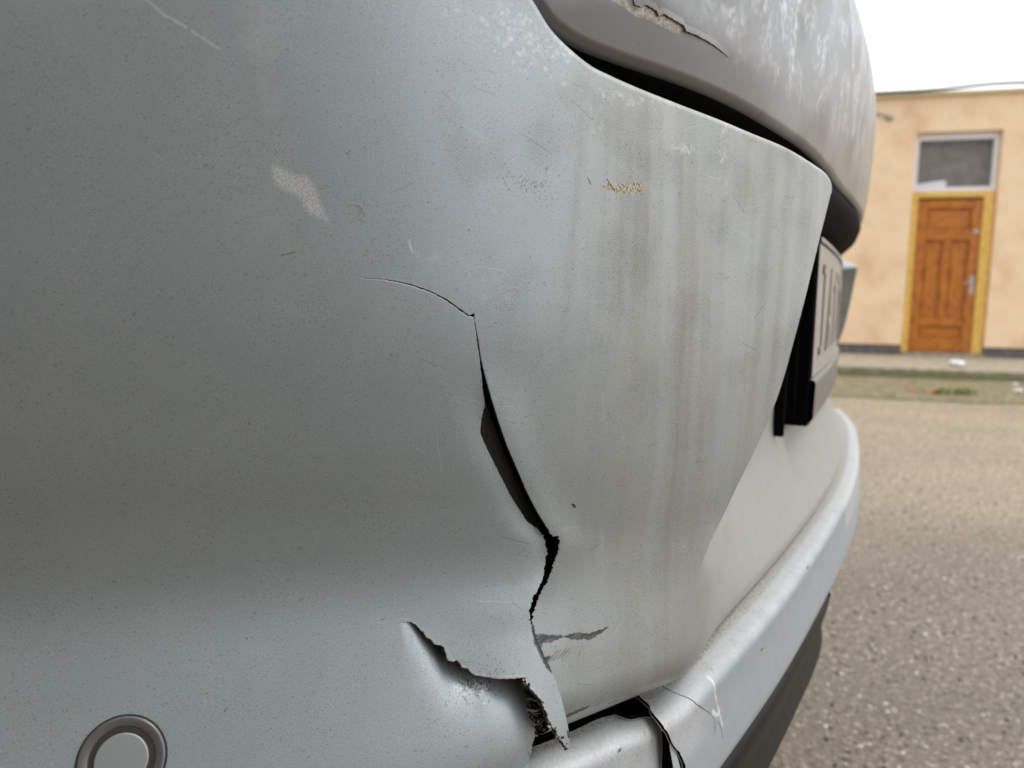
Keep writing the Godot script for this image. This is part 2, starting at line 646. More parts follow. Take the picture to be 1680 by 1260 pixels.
	for q in [[3380, 90, 26], [3120, 60, 34], [3040, 1010, 40], [2700, 700, 30], [3300, 1210, 26]]:   # faint wiped spots
		for k in 26:
			blot(im, on_wing(mm([q[0] + r.randf_range(-60, 60), q[1] + r.randf_range(-60, 60)]), w, h)[0], Vector2(r.randf_range(4, 14), r.randf_range(3, 10)), r.randf() * PI, srgb(198, 201, 202), 0.09)
	# tan gouge
	var relief := noise(22, 0.16, 3)
	fill(im, on_wing(resample(mm([2659, 442, 2613, 458, 2551, 459, 2470, 479, 2421, 476, 2428, 446, 2488, 421, 2552, 420, 2598, 421]), 0.8, false, 0.3, 6), w, h), func(x, y, d, c):
		var g := relief.get_noise_2d(x, y)
		bump.set_pixel(x, y, Color.from_hsv(0, 0, clampf(0.5 + g * 0.9, 0, 1)))
		return c.lerp(srgb(186, 176, 156).lerp(srgb(112, 96, 72), clampf(g * 2.6 + 0.15, 0, 1)), minf(0.95, 0.35 + d / 6.0)))
	stroke(im, on_wing(mm([2625, 470, 2600, 440, 2585, 425]), w, h), 1.3, srgb(70, 62, 52), 0.8, 35)
	stroke(im, on_wing(mm([2720, 468, 2705, 440]), w, h), 1.2, srgb(86, 74, 60), 0.6, 36)
	for k in 90:
		blot(im, on_wing(mm([2983 + r.randfn(0, 60), 425 + r.randfn(0, 30)]), w, h)[0], Vector2(r.randf_range(1, 4), 1.2), r.randf() * PI, srgb(104, 88, 70), 0.4)
	for k in 40:
		blot(im, on_wing(mm([3625 + r.randfn(0, 14), 285 + r.randfn(0, 22)]), w, h)[0], Vector2(r.randf_range(1, 2), 1.2), r.randf() * PI, srgb(122, 100, 66), 0.5)
	stroke(im, on_wing(mm([3885, 124, 3855, 132, 3835, 138]), w, h), 1.3, srgb(134, 112, 92), 0.6, 37)
	stroke(im, on_wing(mm([2755, -835, 2738, -848]), w, h), 2.2, srgb(58, 56, 54), 0.9, 38)
	# bare plastic where the paint has been torn off, by the tear and on the lower edge
	var fibre := stretched(23, 90, 512, 512, 512, 0.12)
	for q in [[2952, -1332, 2898, -1345, 2814, -1364, 2739, -1364, 2688, -1379, 2647, -1376, 2578, -1371, 2633, -1394, 2692, -1407, 2710, -1396, 2759, -1394, 2809, -1372, 2869, -1380, 2909, -1378, 2929, -1412, 2911, -1427, 2883, -1426, 2879, -1441, 2901, -1453, 2895, -1486, 2917, -1463, 2941, -1398, 2956, -1358],
			[2866, -1718, 2825, -1708, 2728, -1694, 2688, -1682, 2720, -1676, 2790, -1680, 2872, -1688], [2585, -1718, 2550, -1708, 2521, -1710, 2564, -1723]]:
		fill(im, on_wing(resample(mm(q), 0.7, false, 0.28, 8), w, h), func(x, y, d, c):
			var g := fibre[(int(y + x * 0.3) % 512) * 512 + x % 512] / 255.0
			bump.set_pixel(x, y, Color.from_hsv(0, 0, 0.12 + 0.25 * g))
			return c.lerp(srgb(62, 63, 66).lerp(srgb(104, 105, 108), clampf((g - 0.35) * 2.0, 0, 1)), clampf(0.4 + d * 0.5, 0, 1)))
	stroke(im, on_wing(mm([2942, -1300, 2943, -1336, 2934, -1372, 2918, -1412, 2900, -1452, 2886, -1492]), w, h), 2.6, srgb(44, 44, 45), 0.8, 39, 0.1)
	for k in 16:                        # drag marks under the bare patch
		var p := on_wing(mm([2790 + r.randf_range(-70, 60), -1415 + r.randf_range(-12, 12)]), w, h)[0]
		stroke(im, PackedVector2Array([p, p + Vector2(r.randf_range(14, 30), r.randf_range(-20, -8))]), 0.9, srgb(120, 116, 112), 0.45, 50 + k, 0.2)
	for k in 220:                       # warm scrub marks around it
		blot(im, on_wing(mm([2740 + r.randfn(0, 110), -1440 + r.randfn(0, 50)]), w, h)[0], Vector2(r.randf_range(2, 12), r.randf_range(1, 3)), r.randfn(-0.4, 0.3), srgb(182, 168, 148), 0.10)
	for k in 420:
		blot(im, on_wing(mm([3185 + r.randfn(0, 45), -1480 + r.randfn(0, 26)]), w, h)[0], Vector2(r.randf_range(1, 3), r.randf_range(0.8, 1.8)), r.randf() * PI, srgb(70, 66, 64) if r.randf() < 0.6 else srgb(215, 214, 212), r.randf_range(0.2, 0.6))
	# paint crazed to a pale line along the torn edges
	for e in [[3483, -1210, 3436, -1216, 3390, -1254, 3353, -1300, 3319, -1314, 3288, -1370, 3256, -1394, 3209, -1427, 3131, -1447, 3015, -1461], [3012, -1484, 2962, -1553, 2940, -1636, 2901, -1702, 2870, -1750], [3554, 60, 3501, 54, 3436, 40, 3370, 18, 3313, -9, 3266, -41]]:
		stroke(im, on_wing(mm(e), w, h), 1.2, srgb(206, 204, 198), 0.28, 71, 0.4)
	var m := StandardMaterial3D.new()
	im.generate_mipmaps()
	m.albedo_texture = ImageTexture.create_from_image(im)
	m.roughness_texture = ImageTexture.create_from_image(ro)
	m.roughness = 1.0
	m.metallic = 0.45
	m.heightmap_enabled = true
	m.heightmap_texture = ImageTexture.create_from_image(bump)
	m.heightmap_scale = 0.008
	m.clearcoat_enabled = true
	m.clearcoat = 0.35
	m.clearcoat_roughness = 0.22
	return m


const TAIL_BOX := Rect2(760, 60, 840, 430)

func on_tail(line: PackedVector2Array, w: int, h: int) -> PackedVector2Array:
	var out := PackedVector2Array()
	for p in line:
		out.append((p - TAIL_BOX.position) / TAIL_BOX.size * Vector2(w, h))
	return out


func paint_tailgate() -> StandardMaterial3D:
	var w := 1680
	var h := 860
	var mott := bytes(41, w / 2, h / 2, 0.014, 5)
	var blotch := bytes(42, w / 2, h / 2, 0.03, 6)
	var streak := stretched(43, w / 2, 26, w / 2, h / 2, 0.05)
	var fleck := bytes(44, w / 2, h / 2, 0.16, 3)
	var im := Image.create(w / 2, h / 2, false, Image.FORMAT_RGB8)
	var base := srgb(150, 152, 153)
	for y in h / 2:
		var ym := TAIL_BOX.position.y + TAIL_BOX.size.y * y / (h / 2)
		for x in w / 2:
			var i := y * (w / 2) + x
			var s := TAIL_BOX.position.x + TAIL_BOX.size.x * x / (w / 2)
			var c := base.lerp(srgb(124, 119, 114), clampf((mott[i] - 110) / 100.0, 0, 1) * 0.6)
			c = c.lerp(srgb(106, 101, 97), sm(128, 108, ym + (mott[i] - 128) * 0.12) * sm(1330, 1420, s) * 0.85)
			var ox := clampf((blotch[i] - 118) / 40.0, 0, 1) * (0.45 + 0.55 * clampf((streak[i] - 90) / 80.0, 0, 1)) * sm(105, 135, ym) * sm(1490, 1400, s)
			c = c.lerp(srgb(226, 228, 232), ox * (0.18 + 0.52 * clampf((fleck[i] - 100) / 70.0, 0, 1)))
			c = c.lerp(srgb(176, 172, 160), sm(1120, 1020, s) * 0.45)
			im.set_pixel(x, y, c)
	im.resize(w, h, Image.INTERPOLATE_CUBIC)
	var r := RandomNumberGenerator.new(); r.seed = 6
	for k in 5000:
		var p := Vector2(r.randf() * w, r.randf() * h)
		blot(im, p, Vector2(r.randf_range(0.8, 1.5), r.randf_range(0.7, 1.0)), r.randf() * PI, srgb(70, 64, 60), r.randf_range(0.1, 0.5))
	var g2 := noise(45, 0.25, 3)
	# filler that shows where the paint has flaked away
	fill(im, on_tail(resample(mm([15126, 1228, 15060, 1205, 15023, 1172, 15000, 1200, 14960, 1213, 14905, 1197, 14867, 1190, 14850, 1201, 14791, 1198, 14736, 1187, 14712, 1164, 14741, 1146, 14801, 1145, 14879, 1152, 14953, 1160, 15014, 1157, 15056, 1171, 15138, 1191]), 0.8, false, 0.3, 9), w, h), func(x, y, d, c):
		var g := g2.get_noise_2d(x, y)
		return c.lerp(srgb(176, 168, 155).lerp(srgb(128, 118, 106), clampf(g * 1.4 + 0.35, 0, 1)), clampf(0.5 + d / 4.0, 0, 0.95)))
	var m := StandardMaterial3D.new()
	m.albedo_texture = ImageTexture.create_from_image(im)
	m.roughness = 0.45
	m.metallic = 0.4
	return m


const LIP_BOX := Rect2(700, 0, 750, 120)

func on_lip(list) -> PackedVector2Array:
	var out := PackedVector2Array()
	for p in mm(list):
		out.append((p - LIP_BOX.position) * 2.6)
	return out


func paint_lip() -> StandardMaterial3D:
	var w := 1950
	var h := 312
	var a := bytes(81, w, h, 0.02, 5)
	var b := bytes(82, w, h, 0.17, 3)
	var c := stretched(83, 400, 20, w, h, 0.12)
	var im := Image.create(w, h, false, Image.FORMAT_RGB8)
	for y in h:
		var v := y / 2.6
		for x in w:
			var i := y * w + x
			var t := 700.0 + x / 2.6
			var k := srgb(152, 161, 168).lerp(srgb(164, 168, 170), a[i] / 255.0)
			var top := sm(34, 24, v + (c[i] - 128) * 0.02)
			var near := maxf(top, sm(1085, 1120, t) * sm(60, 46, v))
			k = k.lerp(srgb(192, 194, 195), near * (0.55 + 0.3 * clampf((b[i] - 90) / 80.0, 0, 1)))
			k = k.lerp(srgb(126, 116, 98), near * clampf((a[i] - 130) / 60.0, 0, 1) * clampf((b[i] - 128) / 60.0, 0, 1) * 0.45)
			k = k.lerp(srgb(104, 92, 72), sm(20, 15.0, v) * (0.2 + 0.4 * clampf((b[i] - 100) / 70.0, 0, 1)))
			im.set_pixel(x, y, k)
	for q in [[10894, 262, 10905, 354, 10863, 453, 10823, 570]]:
		stroke(im, on_lip(q), 3.0, srgb(226, 226, 224), 0.35, 3, 0.1)
	stroke(im, on_lip([10938, 430, 10880, 480, 10850, 470]), 3.5, srgb(232, 231, 228), 0.5, 4, 0.1)
	stroke(im, on_lip([10875, 515, 10842, 576, 10831, 628]), 0.9, srgb(84, 80, 76), 0.6, 5)
	stroke(im, on_lip([10919, 491, 10925, 560]), 0.9, srgb(70, 66, 62), 0.6, 6)
	var r := RandomNumberGenerator.new(); r.seed = 9
	for k in 1800:
		blot(im, Vector2(r.randf() * w, r.randf() * h), Vector2(r.randf_range(0.6, 1.2), r.randf_range(0.6, 1.0)), r.randf() * PI, srgb(84, 78, 70), r.randf_range(0.1, 0.5))
	var m := StandardMaterial3D.new()
	m.albedo_texture = ImageTexture.create_from_image(im)
	m.roughness = 0.55
	m.metallic = 0.15
	return m


func make_materials():
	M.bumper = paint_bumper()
	M.tail = paint_tailgate()
	M.plastic = mat(srgb(52, 53, 55), 0.7)
	M.plastic.normal_enabled = false
	M.black = mat(srgb(7, 7, 8), 0.8)
	M.black.metallic_specular = 0.2
	M.trim = mat(srgb(14, 14, 14), 0.35)
	M.trim.metallic_specular = 0.35
	M.torn = mat(srgb(52, 52, 53), 0.8)
	M.under = tri_mat(noise_tex(55, 0.06, [0.0, srgb(14, 15, 16), 0.55, srgb(26, 28, 29), 1.0, srgb(66, 65, 63)]), 30.0, 0.6)
	M.edge = mat(srgb(180, 178, 172), 0.7)
	var wallt := noise_tex(51, 0.01, [0.0, srgb(160, 163, 163), 0.5, srgb(167, 168, 165), 1.0, srgb(160, 159, 152)])
	M.wallpaint = tri_mat(wallt, 5.0, 0.5)
	M.wallpaint.metallic = 0.45
	M.wallpaint.roughness = 0.56
	M.lip_paint = paint_lip()
	var lipt := noise_tex(52, 0.035, [0.0, srgb(132, 138, 143), 0.42, srgb(148, 153, 157), 0.6, srgb(155, 158, 159), 0.8, srgb(144, 142, 136), 1.0, srgb(170, 172, 172)])
	M.lip = tri_mat(lipt, 14.0, 0.6)
	M.lip.metallic = 0.2
	M.valance = tri_mat(noise_tex(53, 0.03, [0.0, srgb(13, 13, 14), 0.6, srgb(21, 21, 21), 1.0, srgb(48, 46, 43)]), 6.0, 0.38)
	M.valance.metallic_specular = 0.28
	M.ring = mat(srgb(104, 104, 103), 0.35, 0.4)
	M.groove = mat(srgb(44, 43, 38), 0.7)
	M.plate = tri_mat(noise_tex(54, 0.03, [0.0, srgb(178, 174, 167), 0.5, srgb(166, 162, 155), 1.0, srgb(150, 144, 136)]), 8.0, 0.5)
	M.frame = mat(srgb(120, 117, 112), 0.5)
	M.letter = mat(srgb(158, 150, 142), 0.5)
	M.glass = mat(srgb(18, 20, 22), 0.05)
	# the yard
	var asph := noise_tex(61, 0.09, [0.0, srgb(84, 76, 66), 0.33, srgb(132, 121, 105), 0.46, srgb(186, 172, 150), 0.56, srgb(128, 118, 105), 0.72, srgb(186, 172, 150), 0.84, srgb(245, 232, 210), 1.0, srgb(250, 240, 220)], 1024, 5)
	M.asphalt = tri_mat(asph, 0.6, 0.62)
	M.asphalt.uv1_world_triplanar = true
	M.plaster = tri_mat(noise_tex(62, 0.005, [0.0, srgb(220, 184, 144), 0.4, srgb(238, 206, 170), 0.7, srgb(243, 214, 180), 1.0, srgb(232, 200, 162)], 1024, 6), 0.3, 0.9)
	M.plinth = tri_mat(noise_tex(63, 0.02, [0.0, srgb(84, 78, 76), 1.0, srgb(118, 112, 108)]), 1.0, 0.9)
	M.concrete = tri_mat(noise_tex(64, 0.02, [0.0, srgb(116, 108, 88), 0.5, srgb(150, 140, 122), 1.0, srgb(170, 160, 140)]), 0.8, 0.9)
	M.moss = tri_mat(noise_tex(65, 0.015, [0.0, srgb(78, 82, 40), 0.35, srgb(112, 102, 74), 0.5, srgb(138, 126, 100), 0.65, srgb(102, 92, 66), 1.0, srgb(90, 94, 48)], 512, 6), 0.9, 0.95)
	M.moss_dark = tri_mat(noise_tex(68, 0.05, [0.0, srgb(46, 48, 22), 0.6, srgb(78, 76, 42), 1.0, srgb(104, 104, 58)]), 1.5, 0.95)
	M.white = mat(srgb(226, 224, 226), 0.4)
	M.cream = mat(srgb(236, 226, 196), 0.8)
	M.ochre = tri_mat(noise_tex(66, 0.02, [0.0, srgb(206, 156, 48), 0.5, srgb(222, 180, 88), 1.0, srgb(228, 196, 124)]), 1.2, 0.5)
	var wood := noise_tex(67, 0.012, [0.0, srgb(104, 52, 10), 0.28, srgb(150, 82, 12), 0.5, srgb(192, 116, 18), 0.7, srgb(174, 100, 16), 0.85, srgb(140, 76, 14), 1.0, srgb(106, 54, 12)], 512, 6)
	M.wood = tri_mat(wood, 1.0, 0.4)
	M.wood.uv1_scale = Vector3(3.6, 0.5, 3.6)
	M.wood_rail = tri_mat(wood, 1.0, 0.4)
	M.wood_rail.uv1_scale = Vector3(0.5, 3.6, 3.6)
	M.metal = mat(srgb(170, 168, 164), 0.35, 0.8)
	M.cable = mat(srgb(74, 68, 44), 0.9)
	M.facade_reflection = tri_mat(noise_tex(69, 0.012, [0.0, srgb(84, 72, 58), 0.5, srgb(106, 92, 74), 1.0, srgb(124, 112, 94)]), 1.0, 0.9)
	M.leaf = mat(srgb(176, 104, 52), 0.8)
	M.grass = mat(srgb(120, 146, 48), 0.7)
	M.room = mat(srgb(104, 78, 46), 0.9)


# ------------------------------------------------------------------ the car
func build_car():
	var car := thing("car", "silver hatchback with a torn rear bumper corner and dirty paint", "car")
	plan_wing = Plan.new([Vector2(.52, .02), Vector2(.46, .0015), Vector2(.40, -.0235), Vector2(.33, -.0645), Vector2(.25, -.120), Vector2(.165, -.205), Vector2(.10, -.305), Vector2(.055, -.44), Vector2(.03, -.62), Vector2(.02, -.9)])
	prof_left = Profile.new([Vector2(.30, .30), Vector2(.12, .13), Vector2(.03, .02), Vector2(-.045, -.12), Vector2(-.072, -.21), Vector2(-.090, -.10), Vector2(-.128, .48), Vector2(-.155, .5), Vector2(-.19, .1), Vector2(-.22, -.8)])
	prof_right = Profile.new([Vector2(.30, .30), Vector2(.12, .14), Vector2(.03, .08), Vector2(-.045, 0), Vector2(-.082, -.06), Vector2(-.10, .05), Vector2(-.125, .15), Vector2(-.155, 0), Vector2(-.175, -.5), Vector2(-.195, -1.6)])
	crack_edge = Nat.new([-.135, -.1297, -.1198, -.1105, -.0988, -.0918, -.0756, -.0563, -.0381, -.023, -.0084], [.2957, .2947, .2901, .2846, .2809, .2870, .2971, .3067, .3135, .3179, .3209])
	tear_edge = Nat.new([.3005, .3049, .3131, .3209, .3256, .3307, .3353, .3417, .3483], [-.1466, -.1461, -.1451, -.1431, -.1398, -.1367, -.1306, -.1233, -.1210])
	low_edge = Nat.new([-.1824, -.1745, -.1651, -.1568, -.1503, -.1464], [.2964, .2937, .2950, .2966, .2991, .3007])
	plan_tail = Plan.new([Vector2(1.685, -.32), Vector2(1.605, -.19), Vector2(1.53, -.118), Vector2(1.47, -.082), Vector2(1.37, -.054), Vector2(1.285, -.038), Vector2(1.16, -.026), Vector2(1.025, -.015), Vector2(.905, -.011), Vector2(.785, -.015), Vector2(.65, -.026), Vector2(.525, -.038), Vector2(.44, -.054), Vector2(.34, -.082), Vector2(.28, -.118), Vector2(.205, -.19), Vector2(.125, -.32)])
	prof_tail = Profile.new([Vector2(.70, .5), Vector2(.45, .6), Vector2(.345, .80), Vector2(.30, .62), Vector2(.26, .42), Vector2(.225, .2), Vector2(.185, 0), Vector2(.14, -.06), Vector2(.094, -.14), Vector2(.05, -.2)])
	plan_lip = Plan.new([Vector2(1.45, -.05), Vector2(1.30, -.026), Vector2(1.1, -.0145), Vector2(.93, -.0135), Vector2(.7561, -.022), Vector2(.5817, -.0398), Vector2(.466, -.0549), Vector2(.383, -.0690), Vector2(.3176, -.0838), Vector2(.273, -.1034), Vector2(.22, -.145), Vector2(.16, -.215), Vector2(.10, -.31), Vector2(.055, -.44), Vector2(.03, -.62), Vector2(.02, -.9)])
	var cross := [Vector2(-.015, -.184), Vector2(-.004, -.1862), Vector2(.004, -.1880), Vector2(.0116, -.1894), Vector2(.0146, -.1916), Vector2(.0156, -.1965), Vector2(.0190, -.230), Vector2(.0180, -.2385), Vector2(.011, -.241), Vector2(-.004, -.242), Vector2(-.03, -.240)]
	var ct := [0.0]
	for i in range(1, cross.size()):
		ct.append(ct[i - 1] + cross[i].distance_to(cross[i - 1]))
	cross_o = Nat.new(ct, cross.map(func(p): return p.x))
	cross_y = Nat.new(ct, cross.map(func(p): return p.y))
	wall_line = Nat.new([.26, .30, .32, .335, .383, .466, .58, .756, .905, 1.05, 1.25, 1.5], [-.11, -.0785, -.0652, -.0622, -.0605, -.052, -.038, -.021, -.0145, -.019, -.04, -.09])

	# outlines, in the surface's own coordinates
	var top := resample(mm([3420, 3500, 3340, 2200, 3200, 1600, 3060, 1240, 2955, 1094, 2865, 993, 2711, 906, 2581, 873, 2430, 847, 2232, 820, 1975, 787, 1733, 751, 1507, 721, 1304, 678, 1178, 648]), 1.5, true)
	for i in top.size():
		top[i].y -= 1.6
	var corner := resample(mm([1178, 632, 1140, 618, 1122, 604, 1114, 584, 1118, 555]), 0.6, true)
	var right := resample(mm([1118, 555, 1256, 289, 1447, -131, 1575, -436, 1698, -648, 1823, -840, 1911, -991, 1993, -1108, 2052, -1212, 2092, -1316, 2136, -1416, 2177, -1544, 2209, -1678, 2225, -1900]), 1.5, true)
	var crack_r := resample(mm([3630, 62, 3607, 60, 3554, 58, 3501, 53, 3436, 39, 3370, 17, 3313, -10, 3266, -42, 3231, -66, 3210, -57, 3209, -84, 3201, -117, 3191, -162, 3179, -230, 3160, -299, 3135, -381, 3107, -465, 3067, -563, 3023, -651, 2971, -756, 2916, -850, 2870, -918, 2842, -955, 2822, -954, 2809, -988, 2824, -1048, 2846, -1105, 2861, -1146, 2901, -1198, 2929, -1244, 2947, -1297, 2950, -1341, 2938, -1397, 2924, -1465, 2912, -1544, 2900, -1635, 2885, -1716, 2868, -1760, 2868, -1900]), 0.7, false, 0.05, 2)
	var crack_l := resample(mm([3630, 58, 3607, 54, 3554, 52, 3501, 45, 3436, 30, 3370, 8, 3313, -22, 3266, -54, 3231, -75, 3216, -75, 3208, -122, 3200, -167, 3189, -230, 3180, -287, 3170, -345, 3156, -401, 3168, -462, 3171, -513, 3149, -557, 3114, -622, 3071, -697, 3026, -776, 2983, -838, 2946, -892, 2899, -928, 2864, -962, 2850, -1020, 2864, -1091, 2895, -1152, 2943, -1207, 2960, -1250, 2960, -1306, 2956, -1336, 2947, -1368, 2934, -1406, 2919, -1441, 2900, -1481, 2886, -1524, 2875, -1581, 2867, -1642, 2861, -1703, 2864, -1758]), 0.7, false, 0.13, 3)
	for l in [crack_l, crack_r]:        # the lower half of the crack is ragged
		var nz := noise(91 if l == crack_l else 92, 0.35, 2)
		for i in l.size():
			if l[i].y < -88.0 and l[i].y > -134.0:
				var k := 1.1 * sm(-88, -95, l[i].y) * sm(-134, -127, l[i].y)
				l[i] += Vector2(nz.get_noise_1d(i * 1.3), 0.5 * nz.get_noise_1d(i * 1.3 + 200.0)) * k
	var tongue_l := resample(mm([2864, -1758, 2883, -1735, 2901, -1702, 2919, -1665, 2940, -1636, 2945, -1602, 2953, -1578, 2962, -1553, 2978, -1532, 2997, -1510, 3012, -1484, 3015, -1465]), 0.6, false, 0.32, 4)
	var tear := resample(mm([3490, -1206, 3483, -1210, 3475, -1221, 3457, -1219, 3436, -1220, 3417, -1233, 3403, -1251, 3390, -1260, 3380, -1280, 3365, -1288, 3353, -1306, 3335, -1311, 3319, -1319, 3312, -1338, 3307, -1367, 3288, -1374, 3274, -1371, 3263, -1381, 3256, -1398, 3232, -1405, 3222, -1421, 3209, -1431, 3173, -1439, 3131, -1451, 3086, -1457, 3049, -1461, 3015, -1465]), 0.5, false, 0.16, 5)
	var low_r := resample(mm([2990, -1400, 2994, -1440, 2994, -1464, 2984, -1503, 2972, -1532, 2962, -1568, 2959, -1613, 2948, -1651, 2940, -1700, 2936, -1745, 2948, -1784, 2958, -1824, 2962, -1900]), 0.6, false, 0.25, 6)

	var ey := []; var ex := []; var ez := []; var em := []
	for i in 29:
		var y := -192.0 + 4.0 * i
		for k in right.size() - 1:
			if right[k].y >= y and right[k + 1].y < y or k == right.size() - 2:
				var u := right[k].lerp(right[k + 1], clampf((right[k].y - y) / maxf(right[k].y - right[k + 1].y, 1e-6), 0.0, 2.0))
				var p0 := right_panel(u.x + 0.2, y); var p1 := right_panel(u.x, y); var p2 := right_panel(u.x - 0.2, y)
				ey.append(y * 0.001); ex.append(p1.x); ez.append(p1.z); em.append((p2.z - p0.z) / (p2.x - p0.x))
				break
	edge_x = Nat.new(ey, ex); edge_z = Nat.new(ey, ez); edge_m = Nat.new(ey, em)
	var poly_r := PackedVector2Array([Vector2(363, 350)])
	poly_r.append_array(top); poly_r.append_array(corner.slice(1)); poly_r.append_array(right.slice(1)); poly_r.append_array(reversed(crack_r))
	var poly_u := PackedVector2Array([Vector2(363, 350)])
	poly_u.append_array(crack_l); poly_u.append_array(tongue_l.slice(1)); poly_u.append_array(reversed(tear).slice(1))
	poly_u.append_array([Vector2(349, -120.6), Vector2(1100, -120.6), Vector2(1100, 350)])
	var poly_l := PackedVector2Array([Vector2(1100, -120.6), Vector2(349, -120.6), Vector2(340, -115), Vector2(325, -127), Vector2(310, -135)])
	poly_l.append_array(low_r); poly_l.append_array([Vector2(1100, -190)])

	var xs := lines(84, 380, 2.0)
	xs.append_array(lines(380, 500, 3.0).slice(1)); xs.append_array(lines(500, 1104, 15.0).slice(1))
	var ys := lines(-192, 120, 2.0)
	ys.append_array(lines(120, 360, 10.0).slice(1))
	var skin_ := Shape.new(); var rim := Shape.new(); var torn := Shape.new(); var dark := Shape.new()
	panel(skin_, right_panel, poly_r, xs, ys, WING_BOX)
	panel(skin_, upper_panel, poly_u, xs, ys, WING_BOX)
	panel(skin_, lower_panel, poly_l, xs, ys, WING_BOX)
	hem(skin_, skin_, right_panel, top, 1.0, 0.0042, 0.03, WING_BOX)
	hem(skin_, skin_, right_panel, corner, 1.0, 0.0042, 0.03, WING_BOX)
	var upright := PackedVector2Array()
	for p in right:
		if p.y > -119.0:
			upright.append(p)
	hem(skin_, skin_, right_panel, upright, 1.0, 0.0012, 0.03, WING_BOX)
	hem(skin_, dark, right_panel, crack_r, -1.0, 0.00025, 0.004, WING_BOX)
	hem(skin_, torn, upper_panel, crack_l, 1.0, 0.0003, 0.004, WING_BOX)
	hem(rim, torn, upper_panel, tongue_l, 1.0, 0.0004, 0.003, WING_BOX)
	hem(rim, torn, upper_panel, tear, -1.0, 0.0004, 0.003, WING_BOX)
	hem(rim, torn, lower_panel, low_r, 1.0, 0.0004, 0.003, WING_BOX)
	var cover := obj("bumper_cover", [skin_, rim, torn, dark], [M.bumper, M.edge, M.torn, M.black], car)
	tag(cover, "silver bumper corner with a long crack and torn plastic")

	# the inner plastic that shows in the crack
	var inside := func(a, b): return wing_at(a * 0.001, b * 0.001, -0.0042 - 0.0035 * sm(308, 290, a - (b + 60) * 0.3))
	var under := Shape.new()
	panel(under, inside, resample(mm([3150, -380, 3112, -463, 3066, -573, 3012, -675, 2955, -772, 2895, -876, 2850, -945, 2894, -960, 2960, -910, 3006, -845, 3052, -775, 3096, -703, 3138, -631, 3185, -556, 3200, -500, 3190, -440, 3175, -390]), 0.8, false, 0.35, 15), lines(280, 324, 2.0), lines(-100, -34, 2.0), WING_BOX)
	obj("inner_plastic", under, M.under, cover)

	# frayed plastic between the tongue and the pushed-in panel
	var fray := Shape.new(); var crumb := Shape.new()
	var fr := RandomNumberGenerator.new(); fr.seed = 77
	for k in 34:
		var y := fr.randf_range(-176, -149)
		var s0: float = low_edge.at(clampf(y * .001, -.1824, -.1465)) * 1000.0
		var a := lower_panel(s0 + fr.randf_range(-1.0, 2.5), y) + Vector3(0, 0, fr.randf_range(-.003, .001))
		var to := right_panel(lerpf(s0, 287.5, fr.randf_range(.2, .9)), y + fr.randf_range(-5, 3))
		var d := (to - a) * fr.randf_range(.25, .8)
		var pts := PackedVector3Array()
		var bend := Vector3(fr.randfn(0, .0007), fr.randfn(-.0008, .001), fr.randfn(0, .001))
		for i in 6:
			var f := i / 5.0
			pts.append(a + d * f + bend * sin(PI * f) + Vector3(fr.randfn(0, .00012), fr.randfn(0, .00012), 0))
		tube(fray if fr.randf() < .75 else crumb, pts, fr.randf_range(.0003, .0009), 5, .2)
	for k in 70:                       # broken bits hanging in the hole
		var y := fr.randf_range(-174, -150)
		var s0: float = low_edge.at(clampf(y * .001, -.1824, -.1465)) * 1000.0
		var c := wing_at(lerpf(s0, 290.0, fr.randf_range(0.0, .8)) * .001, y * .001, fr.randf_range(-.013, -.006))
		var z := pow(fr.randf(), 2.0)
		fray.box(c, Vector3(lerpf(.0006, .0034, z), lerpf(.0005, .0022, z), .0009), .00025, Basis.from_euler(Vector3(fr.randf() * 6, fr.randf() * 6, fr.randf() * 6)))
	for k in 60:                        # crumbs of paint and filler along the torn edges
		var q := tongue_l[fr.randi() % tongue_l.size()] if k < 38 else low_r[fr.randi() % low_r.size()]
		var c: Vector3 = (upper_panel(q.x, q.y) if k < 38 else lower_panel(q.x, q.y)) + Vector3(fr.randfn(0, .0004), fr.randfn(0, .0004), fr.randf_range(-.002, .0005))
		(crumb if fr.randf() < .5 else fray).box(c, Vector3(fr.randf_range(.0005, .0016), fr.randf_range(.0004, .0013), fr.randf_range(.0004, .001)), .0001, Basis.from_euler(Vector3(fr.randf() * 6, fr.randf() * 6, fr.randf() * 6)))
	obj("frayed_plastic", [fray, crumb], [M.torn, M.edge], cover)

	# the recess round the plate
	var wsh := Shape.new()
	var wpoly := PackedVector2Array([Vector2(1510, -192), Vector2(1510, 40), Vector2(394, 40), Vector2(384, -14), Vector2(371, -44), Vector2(350, -84), Vector2(338, -108)])
	for y in lines(-118, -192, 2.0 * -1.0):
		wpoly.append(Vector2(edge_x.at(y * 0.001) * 1000.0, y))
	var wx := lines(299, 700, 4.0); wx.append_array(lines(700, 1511, 10.0).slice(1))
	panel(wsh, plate_wall, wpoly, wx, lines(-193, 41, 3.0), Rect2(0, 0, 1000, 1000), -1.0)
	obj("plate_recess", wsh, M.wallpaint, car)

	# far wing of the bumper, the mirror image of the near one
	var far := Shape.new()
	var fx := lines(84, 380, 8.0); fx.append_array(lines(380, 1104, 20.0).slice(1))
	var mirrored := func(a, b): var p := right_panel(a, b); return Vector3(1.81 - p.x, p.y, p.z)
	var poly_f := PackedVector2Array([Vector2(1100, 350)])
	poly_f.append_array(top); poly_f.append_array(corner.slice(1)); poly_f.append_array(right.slice(1)); poly_f.append_array([Vector2(1100, -190)])
	panel(far, mirrored, poly_f, fx, lines(-192, 352, 8.0), WING_BOX, -1.0)
	for l in [top, corner, right]:
		hem(far, far, mirrored, l, -1.0, 0.0028, 0.06, WING_BOX, -1.0)
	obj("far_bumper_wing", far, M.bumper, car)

	# tailgate
	var tg := Shape.new(); var tgin := Shape.new()
